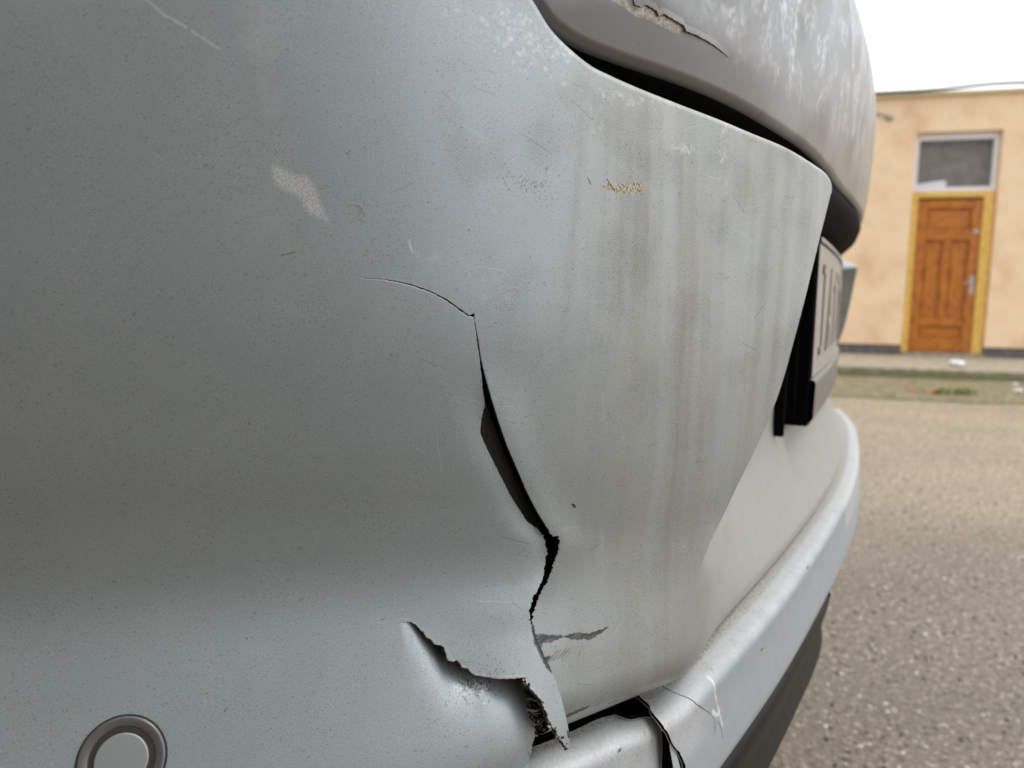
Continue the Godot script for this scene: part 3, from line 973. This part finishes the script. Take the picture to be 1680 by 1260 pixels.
	var edge := resample(PackedVector2Array([Vector2(640, 94), Vector2(960, 94), Vector2(1150, 93.6), Vector2(1381, 93.4), Vector2(1471, 93.7), Vector2(1512, 95.4), Vector2(1533, 99.1), Vector2(1544, 106), Vector2(1553, 120), Vector2(1562, 145), Vector2(1572, 200), Vector2(1580, 300)]), 1.5, true)
	for i in edge.size():
		edge[i].y += 2.0 + 5.5 * sm(1100, 1380, edge[i].x)
	var ridge := resample(mm([15090, 1290, 15041, 1234, 15027, 1200, 14993, 1198, 14968, 1213, 14906, 1203, 14889, 1186, 14865, 1201, 14790, 1191, 14731, 1183, 14711, 1165, 14635, 1167, 14562, 1164, 14456, 1158, 14327, 1143]), 0.8, false, 0.12, 7)
	var poly_t := PackedVector2Array([Vector2(640, 440)])
	poly_t.append_array(edge); poly_t.append(Vector2(1580, 440))
	var tx := lines(638, 1000, 12.0); tx.append_array(lines(1000, 1360, 5.0).slice(1)); tx.append_array(lines(1360, 1581, 2.2).slice(1))
	var ty := lines(90, 140, 2.0); ty.append_array(lines(140, 441, 5.0).slice(1))
	panel(tg, tailgate_at, poly_t, tx, ty, TAIL_BOX)
	hem(tg, tgin, tailgate_at, edge, 1.0, 0.005, 0.03, TAIL_BOX)
	var tail := obj("tailgate", [tg, tgin], [M.tail, M.black], car)
	tag(tail, "silver tailgate with blotched, flaking paint above its lower edge")
	# the edge of the paint film, curled up along the flaked patch
	var flake := Shape.new()
	var rows := []
	for i in ridge.size():
		var p := ridge[i]
		var at := tailgate_at(p.x, p.y)
		var up := (tailgate_at(p.x, p.y + 1.0) - at).normalized()
		var n := normal_at(tailgate_at, p.x, p.y, at)
		var f := sin(PI * clampf(float(i) / ridge.size(), 0.02, 0.98))
		rows.append(PackedVector3Array([at + up * 0.003 + n * 0.00005, at + up * 0.0014 + n * 0.0005 * f, at + n * (0.0011 * f + 0.0001), at - up * 0.0001 + n * (0.0008 * f + 0.0001), at - up * 0.0001 + n * 0.00005]))
	var strip := Shape.new()
	var ids := []
	for i in rows.size():
		var id := []
		for k in 5:
			var p := ridge[i] + Vector2(0, [4.0, 2.0, 0.0, 0.0, 0.0][k])
			var du: Vector3 = rows[mini(i + 1, rows.size() - 1)][k] - rows[maxi(i - 1, 0)][k]
			var dv: Vector3 = rows[i][mini(k + 1, 4)] - rows[i][maxi(k - 1, 0)]
			var n := dv.cross(du).normalized() * -1.0
			if n.dot(normal_at(tailgate_at, ridge[i].x, ridge[i].y, Vector3.ZERO)) < 0.0 and k < 3: n = -n
			id.append(strip.vert(rows[i][k], n, (p - TAIL_BOX.position) / TAIL_BOX.size))
		ids.append(id)
	for i in ids.size() - 1:
		for k in 4:
			strip.quad(ids[i][k], ids[i + 1][k], ids[i + 1][k + 1], ids[i][k + 1])
	obj("flaking_paint", strip, M.tail, tail)

	# black trim under the tailgate's lower edge
	var trim := Shape.new()
	rows = []
	for t in lines(0.64, 1.24, 0.02):
		var p := plan_tail.at(t)
		var row := PackedVector3Array()
		for c in [[-.012, .098], [-.0035, .0895], [-.0020, .083], [-.0055, .073], [-.015, .064], [-.030, .058], [-.05, .058], [-.09, .066], [-.10, .10]]:
			row.append(Vector3(p.x + p.z * c[0], c[1] + H, p.y + p.w * c[0]))
		rows.append(row)
	skin(trim, rows, Vector3(.9, .12 + H, -.06))
	obj("tailgate_trim", trim, M.black, car)

	# lip along the bottom of the bumper, in two pieces
	var lip_r := Shape.new(); var lip_t := Shape.new()
	var brk := resample(mm([11345, 20, 11356, 110, 11369, 186, 11399, 216, 11413, 245, 11423, 280, 11425, 302, 11403, 346, 11387, 375, 11362, 410, 11328, 446, 11311, 481, 11287, 532, 11270, 700, 11260, 900, 11260, 1190]), 0.7, false, 0.12, 12)
	var split := resample(mm([11200, -30, 11170, 80, 11159, 176, 11155, 235, 11119, 316, 11037, 379, 10979, 421, 10938, 466, 10919, 491, 10937, 505]), 0.8, false, 0.08, 13)
	var poly_p := PackedVector2Array([Vector2(20, 2)])
	poly_p.append_array(brk); poly_p.append(Vector2(20, 119))
	var slit := PackedVector2Array(split)
	for i in range(split.size() - 2, -1, -1):
		slit.append(split[i] + Vector2(0.55, 0.1) * sin(PI * float(i) / split.size()) + Vector2(0.05, 0))
	var cut := Geometry2D.clip_polygons(poly_p, slit)
	var lx := lines(18, 700, 12.0); lx.append_array(lines(700, 1000, 5.0).slice(1)); lx.append_array(lines(1000, 1144, 2.0).slice(1))
	for pp in cut:
		if not Geometry2D.is_polygon_clockwise(pp):
			panel(lip_r, lip_at, pp, lx, lines(0, 121, 2.0), LIP_BOX, 1.0)
			break
	hem(lip_r, lip_t, lip_at, brk, -1.0, 0.0003, 0.0015, LIP_BOX)
	var lipo := obj("bumper_lip", [lip_r, lip_t], [M.lip_paint, M.black], car)
	var lip_l := Shape.new(); var lip_lt := Shape.new()
	var end := resample(mm([11520, 140, 11490, 165, 11470, 200, 11414, 224, 11370, 258, 11341, 300, 11312, 362, 11304, 430, 11314, 478, 11359, 530, 11380, 700, 11400, 1190]), 0.8, true)
	var poly_q := PackedVector2Array([Vector2(2040, 13)])
	poly_q.append_array(end); poly_q.append(Vector2(2040, 119))
	var lqx := lines(1118, 1402, 2.0)
	lqx.append_array(lines(1402, 2042, 20.0).slice(1))
	panel(lip_l, lip_left, poly_q, lqx, lines(0, 121, 2.0), LIP_BOX)
	hem(lip_l, lip_lt, lip_left, end, 1.0, 0.0012, 0.002, LIP_BOX)
	obj("broken_lip_piece", [lip_l, lip_lt], [M.lip_paint, M.black], car)
	var fl := Shape.new()
	var flk := resample(mm([11390, 354, 11366, 401, 11337, 444, 11325, 479, 11311, 524, 11300, 600, 11360, 600, 11365, 506, 11374, 452, 11386, 397]), 0.6, false, 0.1, 14)
	panel(fl, lip_flake, flk, lines(1125, 1142, 1.5), lines(33, 63, 1.5), LIP_BOX)
	obj("torn_lip_flake", fl, M.lip_paint, car)

	# black carrier behind the lip
	var carrier := Shape.new()
	rows = []
	for t in lines(0.0, 2.03, 0.02):
		var p := plan_lip.at(t)
		var row := PackedVector3Array()
		for c in [[-.07, -.12], [-.045, -.15], [-.030, -.18], [-.018, -.194], [-.012, -.21], [-.012, -.235]]:
			row.append(Vector3(p.x + p.z * c[0], c[1] + H, p.y + p.w * c[0]))
		rows.append(row)
	skin(carrier, rows, Vector3(.9, H - .2, -.6))
	obj("lip_carrier", carrier, M.black, car)

	# dark valance below the lip
	var va := Shape.new()
	rows = []
	for t in lines(0.74, 2.03, 0.015):
		var p := plan_lip.at(t)
		var end_in := 0.03 * pow(1.0 - sm(0.74, 0.80, t), 2.0)
		var row := PackedVector3Array()
		for c in [[-.03, -.236], [.008, -.2415], [.0135, -.245], [.0175, -.2495], [.0180, -.257], [.0140, -.264], [.0120, -.280], [.0140, -.300], [.010, -.312], [-.03, -.318], [-.08, -.318]]:
			row.append(Vector3(p.x + p.z * (c[0] - end_in), c[1] + H + (0.0 if c[1] > -.25 else 0.02 * pow(1.0 - sm(0.74, 0.86, t), 2.0)), p.y + p.w * (c[0] - end_in)))
		rows.append(row)
	skin(va, rows, Vector3(.9, -.27 + H, -.2))
	obj("lower_valance", va, M.valance, car)

	# inner structure that is seen dark through the openings
	var inner := Shape.new()
	rows = []
	for s in lines(0.24, 1.08, 0.03):
		var row := PackedVector3Array()
		for y in [-.30, -.2, -.15, -.1, -.05, 0, .05, .085, .12, .2, .35]:
			row.append(wing_at(s, clampf(y, -.16, .2), -0.034 - 0.02 * sm(.08, .12, y)) * Vector3(1, 0, 1) + Vector3(0, y + H, 0))
		rows.append(row)
	skin(inner, rows, Vector3(.9, H, -.9))
	obj("bumper_beam", inner, M.black, car)
	var chan := Shape.new()
	chan.box(Vector3(.905, H + .05, -.24), Vector3(1.1, .30, .2))
	obj("rear_panel", chan, M.black, car)

	# parking sensor
	var sp := lower_panel(440.4, -152.6)
	var sn := normal_at(lower_panel, 438.4, -148.2, sp)
	var sb := Basis(sn.cross(Vector3.UP).normalized(), sn, sn.cross(sn.cross(Vector3.UP)).normalized()).scaled_local(Vector3(.92, 1, .92))
	var ring := Shape.new(); var groove := Shape.new(); var disc := Shape.new()
	lathe(ring, sp, sb, [Vector2(.0146, -.002), Vector2(.0146, .0004), Vector2(.0143, .0010), Vector2(.0136, .0013), Vector2(.0124, .0008), Vector2(.0116, .0005), Vector2(.0108, .0001), Vector2(.0107, -.004)])
	lathe(groove, sp, sb, [Vector2(.0152, -.0016), Vector2(.0151, .0003), Vector2(.0147, .0003), Vector2(.0146, -.0016)])
	lathe(groove, sp, sb, [Vector2(.0110, .0002), Vector2(.0080, .0002)])
	lathe(disc, sp, sb, [Vector2(.0090, -.003), Vector2(.0090, .0006), Vector2(.0088, .0009), Vector2(.0084, .0010), Vector2(.004, .0011), Vector2(.00005, .0011)])
	var sens := obj("parking_sensor", disc, M.bumper_disc, cover)
	tag(sens, "round parking sensor in its ring")
	obj("sensor_ring", ring, M.ring, cover)
	obj("sensor_groove", groove, M.groove, cover)

	# number plate on its holder
	var holder := Node3D.new(); holder.name = "plate_holder"; car.add_child(holder)
	var bow := func(x: float) -> float: return -.0375 + .005 * (1.0 - pow((x - .905) / .26, 2.0))
	var pl := Shape.new(); var frm := Shape.new()
	rows = []
	for x in lines(.645, 1.165, .02):
		var z: float = bow.call(x)
		rows.append(PackedVector3Array([Vector3(x, H - .062, z - .004), Vector3(x, H - .062, z - .0005), Vector3(x, H - .0605, z), Vector3(x, H + .0455, z), Vector3(x, H + .047, z - .0005), Vector3(x, H + .047, z - .004)]))
	skin(pl, rows, Vector3(.905, H, -.3))
	var plate := obj("licence_plate", pl, M.plate, car)
	tag(plate, "dirty white number plate seen almost edge on")
	rows = []
	for x in lines(.642, 1.168, .02):
		var z: float = bow.call(x)
		rows.append(PackedVector3Array([Vector3(x, H + .053, z - .03), Vector3(x, H + .053, z - .001), Vector3(x, H + .0515, z + .0012), Vector3(x, H + .048, z + .0012), Vector3(x, H + .0478, z - .001)]))
	skin(frm, rows, Vector3(.905, H + .03, -.1))
	var low := Shape.new()
	rows = []
	for x in lines(.642, 1.168, .02):
		var z: float = bow.call(x)
		rows.append(PackedVector3Array([Vector3(x, H - .0625, z - .001), Vector3(x, H - .0632, z + .0025), Vector3(x, H - .066, z + .0035), Vector3(x, H - .094, z + .0030), Vector3(x, H - .100, z - .0005), Vector3(x, H - .101, z - .004), Vector3(x, H - .100, z - .03)]))
	skin(low, rows, Vector3(.905, H - .07, -.1))
	obj("plate_frame", [frm, low], [M.plate, M.frame], car)
	var side := Shape.new()
	side.box(Vector3(.6436, H - .0245, -.0520), Vector3(.005, .153, .027), .0012)
	side.box(Vector3(.652, H - .024, -.0565), Vector3(.03, .140, .016), .001)
	side.box(Vector3(.620, H - .026, -.0640), Vector3(.03, .150, .016), .001)
	side.box(Vector3(.606, H - .030, -.0580), Vector3(.004, .150, .010), .001)
	side.box(Vector3(.905, H - .021, -.060), Vector3(.5, .12, .02), .002)
	obj("holder_base", side, M.black, holder)
	for i in 6:
		var tm := TextMesh.new()
		tm.text = ["I", "A", "1", "7", "1", "1"][i]
		var font := SystemFont.new(); font.font_names = PackedStringArray(["Droid Sans Mono"])
		tm.font = font; tm.font_size = 64; tm.pixel_size = .00165; tm.depth = .0016
		var o := MeshInstance3D.new(); o.name = "plate_character"; o.mesh = tm; o.material_override = M.letter
		plate.add_child(o, true)
		var x: float = .70 + .075 * i
		o.position = Vector3(x, H - .008, bow.call(x) + .0004)

	# the rest of the body, beyond the frame
	var body := Shape.new()
	rows = []
	for t in lines(0.10, 1.70, 0.05):
		var row := PackedVector3Array()
		for y in [.43, .50, .60, .75]:
			row.append(tailgate_at(t * 1000.0, y * 1000.0))
		rows.append(row)
	skin(body, rows, Vector3(.9, H, -1.5))
	obj("rear_window", body, M.glass, car)
	var roof := Shape.new()
	roof.box(Vector3(.905, 1.46, -1.55), Vector3(1.3, .06, 1.9), .02)
	roof.box(Vector3(.905, .95, -1.5), Vector3(1.6, .7, 1.8), .05)
	obj("body_shell", roof, M.ring, car)


# ------------------------------------------------------------------ the yard and the building
func build_yard():
	var g := Shape.new()
	var gx := [-60.0, -20.0, -5.0]
	gx.append_array(Array(lines(-2, 9, 0.25))); gx.append_array([15.0, 30.0, 60.0])
	var gc := PackedColorArray()
	var nn := noise(72, 0.55, 4)
	var grid := []
	for x in gx:
		var row := []
		for z in gx:
			row.append(g.vert(Vector3(x, 0, z), Vector3.UP, Vector2(x, z)))
			var k := sm(2.2, 4.6, x + 0.25 * z + nn.get_noise_2d(x, z) * 1.2)      # paler towards the building: beige dust, and far sheen put into the colour
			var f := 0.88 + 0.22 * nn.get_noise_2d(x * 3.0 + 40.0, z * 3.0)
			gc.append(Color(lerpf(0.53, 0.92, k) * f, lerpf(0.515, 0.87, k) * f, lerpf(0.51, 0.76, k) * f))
		grid.append(row)
	for i in gx.size() - 1:
		for k in gx.size() - 1:
			g.quad(grid[i][k], grid[i + 1][k], grid[i + 1][k + 1], grid[i][k + 1])
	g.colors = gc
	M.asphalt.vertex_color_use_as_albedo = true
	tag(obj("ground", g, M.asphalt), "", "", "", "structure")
	for kind in 3:                      # loose grit on the asphalt
		var st := SphereMesh.new()
		st.radius = 1.0; st.height = 1.3; st.radial_segments = 6; st.rings = 3
		st.material = [mat(srgb(150, 136, 116), 0.7), mat(srgb(226, 220, 208), 0.25), mat(srgb(78, 70, 64), 0.8)][kind]
		var mu := MultiMesh.new()
		mu.transform_format = MultiMesh.TRANSFORM_3D
		mu.mesh = st
		mu.instance_count = [16000, 9000, 9000][kind]
		for i in mu.instance_count:
			var r: float = (0.0012 + 0.0034 * pow(rng.randf(), 3.0)) * [1.0, 0.9, 1.0][kind]
			var bs := Basis.from_euler(Vector3(rng.randf() * 0.6, rng.randf() * TAU, rng.randf() * 0.6)).scaled(Vector3(r * rng.randf_range(0.7, 1.4), r * rng.randf_range(0.6, 1.0), r))
			mu.set_instance_transform(i, Transform3D(bs, Vector3(0.9 + 5.6 * rng.randf(), r * 0.25, rng.randf_range(-0.4, 2.0))))
		var mi := MultiMeshInstance3D.new()
		mi.name = "grit"
		mi.multimesh = mu
		add_child(mi, true)
		tag(mi, "", "", "", "stuff")
	var turn := YAW - 15.0
	var at := Vector3(10.2475, 0, 0.8365)
	var B := Basis(Vector3.UP, deg_to_rad(turn))
	var pave := Shape.new()
	pave.box(Vector3(1, .04, 1.0), Vector3(16, .12, 2.0), .012)
	var p := obj("pavement", pave, M.concrete)
	p.position = at; p.basis = B
	tag(p, "", "", "", "structure")
	var moss := Shape.new()
	var n1 := noise(71, 0.9, 4)
	var rows := []
	for x in lines(-7, 9, .1):
		var row := PackedVector3Array()
		for k in 13:
			var f := k / 12.0
			row.append(Vector3(x, .006 + (.02 * n1.get_noise_2d(x * 3, f * 6) + .02) * sin(PI * f), 2.0 + f * (1.82 + .12 * n1.get_noise_1d(x * 2))))
		rows.append(row)
	skin(moss, rows, Vector3(0, -50, 3))
	var edge_moss := Shape.new()
	rows = []
	for x in lines(-7, 9, .06):
		var hh := .035 + .03 * n1.get_noise_1d(x * 5.0) + .02 * n1.get_noise_1d(x * 17.0 + 50.0)
		rows.append(PackedVector3Array([Vector3(x, maxf(.008, hh) + .02, 1.999), Vector3(x, maxf(.008, hh) + .018, 2.012), Vector3(x, maxf(.004, hh * .6) + .01, 2.04), Vector3(x, .012, 2.10 + hh)]))
	skin(edge_moss, rows, Vector3(0, -50, 0))
	var em := obj("kerb_moss", edge_moss, M.moss_dark)
	em.position = at; em.basis = B
	tag(em, "", "", "", "structure")
	var mo := obj("mossy_strip", moss, M.moss)
	mo.position = at; mo.basis = B
	tag(mo, "", "", "", "structure")

	var litter := [[-.30, 1.62, .055, "crumpled white paper scrap on the moss below the kerb"], [-.30, 3.2, .026, "small white scrap nearest the asphalt edge"], [-.12, 2.62, .018, "tiny pale scrap between the two white ones"]]
	for l in litter:
		var cr := Shape.new()
		var ball := []
		for i in 9:
			var row := PackedVector3Array()
			for k in 15:
				var th := PI * i / 8.0
				var ph := TAU * k / 14.0
				var d := Vector3(sin(th) * cos(ph), cos(th), sin(th) * sin(ph))
				row.append(d * l[2] * (1.0 + 0.55 * n1.get_noise_3dv(d * 1.8 + Vector3.ONE * l[2] * 90.0)) * Vector3(1.3, .6, .9) + Vector3(0, l[2] * .45, 0))
			ball.append(row)
		skin(cr, ball, Vector3(0, l[2] * .45, 0))
		var li := obj("paper_scrap", cr, M.white)
		li.transform = Transform3D(B, at + B * Vector3(l[0], .105 if l[1] < 2.0 else .03, l[1]))
		tag(li, l[3], "litter")
	var leaf_spots := [[-1.03, 3.4, 0.0, "rust brown dead leaf in the middle of the leaf pile on the moss"], [-.97, 3.43, .9, "rust brown dead leaf lying nearest the asphalt"], [-1.08, 3.37, 2.0, "leftmost rust brown dead leaf on the moss"], [-.90, 3.40, 4.0, "rust brown dead leaf nearest the green grass tuft"]]
	for l in leaf_spots:
		var lf := Shape.new()
		var rows2 := []
		for i in 9:
			var u := i / 8.0
			var wd := .032 * sin(PI * pow(u, .8)) + .0005
			rows2.append(PackedVector3Array([Vector3(u * .12, .006 + .012 * u, -wd), Vector3(u * .12, .002 + .008 * u, 0), Vector3(u * .12, .006 + .012 * u * u, wd)]))
		skin(lf, rows2, Vector3(.06, -1, 0))
		var lo := obj("dead_leaf", lf, M.leaf)
		lo.transform = Transform3D(B.rotated(Vector3.UP, l[2]), at + B * Vector3(l[0], .025, l[1]))
		tag(lo, l[3], "leaf", "dead leaves at the edge of the moss")
	var tuft := Shape.new()
	for i in 70:
		var a := rng.randf() * TAU
		var o := Vector3(rng.randf_range(-.14, .14), 0, rng.randf_range(-.05, .05))
		var d := Vector3(cos(a), 0, sin(a))
		var hgt := rng.randf_range(.03, .075)
		var sd := d.cross(Vector3.UP) * .004
		var p0 := o; var p1 := o + d * .015 + Vector3(0, hgt * .6, 0); var p2 := o + d * .045 + Vector3(0, hgt, 0)
		var q := (d + Vector3.UP).normalized()
		var i0 := tuft.vert(p0 - sd, q); var i1 := tuft.vert(p0 + sd, q); var i2 := tuft.vert(p1 + sd, q); var i3 := tuft.vert(p1 - sd, q); var i4 := tuft.vert(p2, q)
		tuft.quad(i0, i1, i2, i3); tuft.tri(i3, i2, i4)
	var tu := obj("grass_tuft", tuft, M.grass)
	tu.transform = Transform3D(B, at + B * Vector3(-.80, .02, 3.45))
	tag(tu, "small bright green grass tuft at the edge of the moss", "grass")

	var b := thing("building", "peach plastered low building with a wooden door", "building", at, turn)
	var wall := Shape.new()
	wall.box(Vector3(-3.7275, 1.675, -.175), Vector3(6.545, 2.91, .35))
	wall.box(Vector3(4.2215, 1.675, -.175), Vector3(7.557, 2.91, .35))
	wall.box(Vector3(-.006, 2.9275, -.175), Vector3(.898, .405, .35))
	obj("wall", wall, M.plaster, b)
	for s in [[-3.7275, 6.545], [4.2215, 7.557]]:
		var pl := Shape.new()
		pl.box(Vector3(s[0], .16, -.18), Vector3(s[1], .12, .33))
		obj("plinth", pl, M.plinth, b)
	var cop := Shape.new()
	cop.box(Vector3(.5, 3.15, -.15), Vector3(15, .036, .42), .006)
	obj("coping", cop, M.cream, b)
	var back := Shape.new()
	back.box(Vector3(.5, 3.1, -2.5), Vector3(15, .06, 4.3))
	back.box(Vector3(.5, 1.6, -4.6), Vector3(15, 3.0, .2))
	back.box(Vector3(-6.9, 1.6, -2.4), Vector3(.2, 3.0, 4.3))
	back.box(Vector3(7.9, 1.6, -2.4), Vector3(.2, 3.0, 4.3))
	back.box(Vector3(.5, .05, -2.4), Vector3(15, .06, 4.3))
	obj("inner_walls", back, M.room, b)
	var sill := Shape.new()
	sill.box(Vector3(-.006, .11, -.05), Vector3(.896, .05, .22), .008)
	obj("threshold", sill, M.concrete, b)
	var frame := Shape.new()
	frame.box(Vector3(-.4125, 1.09, -.075), Vector3(.077, 1.91, .07), .006)
	frame.box(Vector3(.380, 1.09, -.075), Vector3(.118, 1.91, .07), .006)
	frame.box(Vector3(-.0145, 2.008, -.0755), Vector3(.718, .07, .068), .006)
	obj("door_frame", frame, M.ochre, b)
	var door := Node3D.new(); door.name = "door"; b.add_child(door)
	tag(door, "varnished brown panelled wooden door")
	var z := -.085
	for st in [[-.319, .11], [.266, .11]]:
		var sh := Shape.new(); sh.box(Vector3(st[0], 1.045, z), Vector3(st[1], 1.81, .045), .005)
		obj("stile", sh, M.wood, door)
	for rl in [[.22, .16], [.50, .09], [1.535, .12], [1.90, .10]]:
		var sh := Shape.new(); sh.box(Vector3(-.0265, rl[0], z), Vector3(.473, rl[1], .043), .005)
		obj("rail", sh, M.wood_rail, door)
	var mun := Shape.new(); mun.box(Vector3(-.0265, 1.01, z), Vector3(.08, .928, .042), .005)
	obj("mullion", mun, M.wood, door)
	for pn in [[-.0265, .3775, .473, .155], [-.165, 1.01, .197, .93], [.112, 1.01, .197, .93], [-.0265, 1.7225, .473, .255]]:
		var sh := Shape.new()
		sh.box(Vector3(pn[0], pn[1], z - .012), Vector3(pn[2], pn[3], .014))
		sh.box(Vector3(pn[0], pn[1], z - .003), Vector3(pn[2] - .05, pn[3] - .05, .016), .008)
		obj("panel", sh, M.wood if pn[3] > .5 else M.wood_rail, door)
	var hd := Shape.new()
	hd.box(Vector3(.272, .95, z + .027), Vector3(.04, .22, .008), .003)
	tube(hd, PackedVector3Array([Vector3(.272, .98, z + .03), Vector3(.272, .98, z + .07)]), .011)
	tube(hd, PackedVector3Array([Vector3(.278, .98, z + .07), Vector3(.21, .978, z + .072), Vector3(.16, .97, z + .07)]), .010)
	obj("handle", hd, M.metal, door)
	var lk := Shape.new()
	lathe(lk, Vector3(.268, 1.573, z + .022), Basis(Vector3.RIGHT, Vector3.BACK, Vector3.DOWN), [Vector2(.03, 0), Vector2(.03, .008), Vector2(.024, .012), Vector2(.0005, .012)], 24)
	obj("lock", lk, M.metal, door)
	var win := Node3D.new(); win.name = "transom_window"; b.add_child(win)
	tag(win, "white framed transom window above the door")
	var wf := Shape.new()
	var zz := -.10
	wf.box(Vector3(-.425, 2.384, zz), Vector3(.052, .68, .06), .004)
	wf.box(Vector3(.413, 2.384, zz), Vector3(.052, .68, .06), .004)
	wf.box(Vector3(-.006, 2.683, zz), Vector3(.786, .082, .058), .004)
	wf.box(Vector3(-.006, 2.072, zz), Vector3(.786, .05, .058), .004)
	obj("frame", wf, M.white, win)
	var pane := Shape.new()
	pane.flat(Vector3(-.40, 2.095, zz), Vector3(.388, 2.095, zz), Vector3(.388, 2.643, zz), Vector3(-.40, 2.643, zz), Vector3.BACK)
	obj("pane", pane, M.pane, win)
	var room := Shape.new()
	room.flat(Vector3(-.44, 2.03, -.19), Vector3(.44, 2.03, -.19), Vector3(.44, 2.72, -.19), Vector3(-.44, 2.72, -.19), Vector3.BACK)  # brown sheet added behind the pane to give the colour of a reflected facade
	obj("facade_reflection", room, M.facade_reflection, win)
	var reflection_box := Shape.new()
	reflection_box.box(Vector3(-.24, 2.12, -.165), Vector3(.36, .10, .03), .02, Basis(Vector3.BACK, .12))  # pale box added behind the pane for a reflection in the glass
	obj("pane_reflection", reflection_box, M.white, win)
	var hook := Shape.new()
	tube(hook, PackedVector3Array([Vector3(-1.02, 3.0, .012), Vector3(-.80, 2.925, .03), Vector3(-.765, 2.91, .03)]), .011)
	lathe(hook, Vector3(-.765, 2.91, .0), Basis(Vector3.RIGHT, Vector3.BACK, Vector3.DOWN), [Vector2(.04, 0), Vector2(.04, .02), Vector2(.03, .045), Vector2(.0005, .05)], 16)
	obj("wall_bracket", hook, M.metal, b)
	var cab := Shape.new()
	var pts := PackedVector3Array()
	for x in lines(-6, 7, .25):
		pts.append(Vector3(x, 3.185 + .02 * sin(x * 1.9 + .6) + .008 * sin(x * 5.0), .09))
	tube(cab, pts, .019, 8)
	var c := obj("cable", cab, M.cable)
	c.position = at; c.basis = B
	tag(c, "thin sagging cable along the top edge of the peach wall", "cable")


func build_added_shade():  # unseen block, added so that the left of the bumper turns darker
	var b := thing("added_shade_building", "plain grey building added behind the camera to darken the bumper", "building")
	var w := Shape.new()
	w.box(Vector3(-4.6, 3.6, -3), Vector3(4, 7.2, 18), .02)
	obj("wall", w, M.added_shade, b)
	var r := Shape.new()
	r.box(Vector3(-4.6, 7.25, -3), Vector3(4.5, .12, 18.5), .02)
	obj("roof", r, M.plinth, b)


func _ready():
	rng.seed = 1
	# camera
	var cam := Camera3D.new()
	cam.name = "camera"
	add_child(cam)
	cam.position = Vector3(0, H, 0)
	cam.rotation_order = EULER_ORDER_YXZ
	cam.rotation = Vector3(-atan2(142.0, 1213.0), deg_to_rad(YAW), deg_to_rad(0.9))
	var ca := CameraAttributesPhysical.new()
	ca.frustum_focal_length = 12.0 * 1213.0 / 630.0
	ca.frustum_focus_distance = 0.30
	ca.frustum_near = 0.01
	ca.frustum_far = 400.0
	ca.exposure_aperture = 9.5
	cam.attributes = ca
	cam.current = true
	# sky
	var sky := ProceduralSkyMaterial.new()
	sky.sky_top_color = Color(0.93, 0.95, 0.98)
	sky.sky_horizon_color = Color(0.99, 0.99, 0.99)
	sky.sky_curve = 0.25
	sky.ground_bottom_color = Color(0.45, 0.42, 0.38)
	sky.ground_horizon_color = Color(0.6, 0.58, 0.55)
	sky.sun_angle_max = 1.0
	sky.sky_energy_multiplier = 1.15
	var env := Environment.new()
	env.background_mode = Environment.BG_SKY
	env.sky = Sky.new()
	env.sky.sky_material = sky
	env.tonemap_mode = Environment.TONE_MAPPER_LINEAR
	env.tonemap_exposure = 1.4
	env.sdfgi_enabled = true
	env.ssao_enabled = true
	env.ssil_enabled = true
	var we := WorldEnvironment.new()
	we.name = "world_environment"
	we.environment = env
	add_child(we)
	var sun := DirectionalLight3D.new()
	sun.name = "sun"
	sun.light_energy = 0.35
	sun.light_angular_distance = 20.0
	sun.light_color = Color(1.0, 0.97, 0.92)
	sun.shadow_enabled = true
	sun.sky_mode = DirectionalLight3D.SKY_MODE_LIGHT_ONLY
	sun.rotation_degrees = Vector3(-62, 20, 0)
	add_child(sun)

	make_materials()
	M.bumper_disc = mat(srgb(150, 156, 158), 0.45, 0.45)
	M.pane = mat(Color(0.9, 0.95, 1.0, 0.1), 0.02)
	M.pane.transparency = BaseMaterial3D.TRANSPARENCY_ALPHA
	M.pane.metallic_specular = 0.16
	build_car()
	build_yard()
	M.added_shade = mat(srgb(132, 126, 118), 0.9)
	build_added_shade()
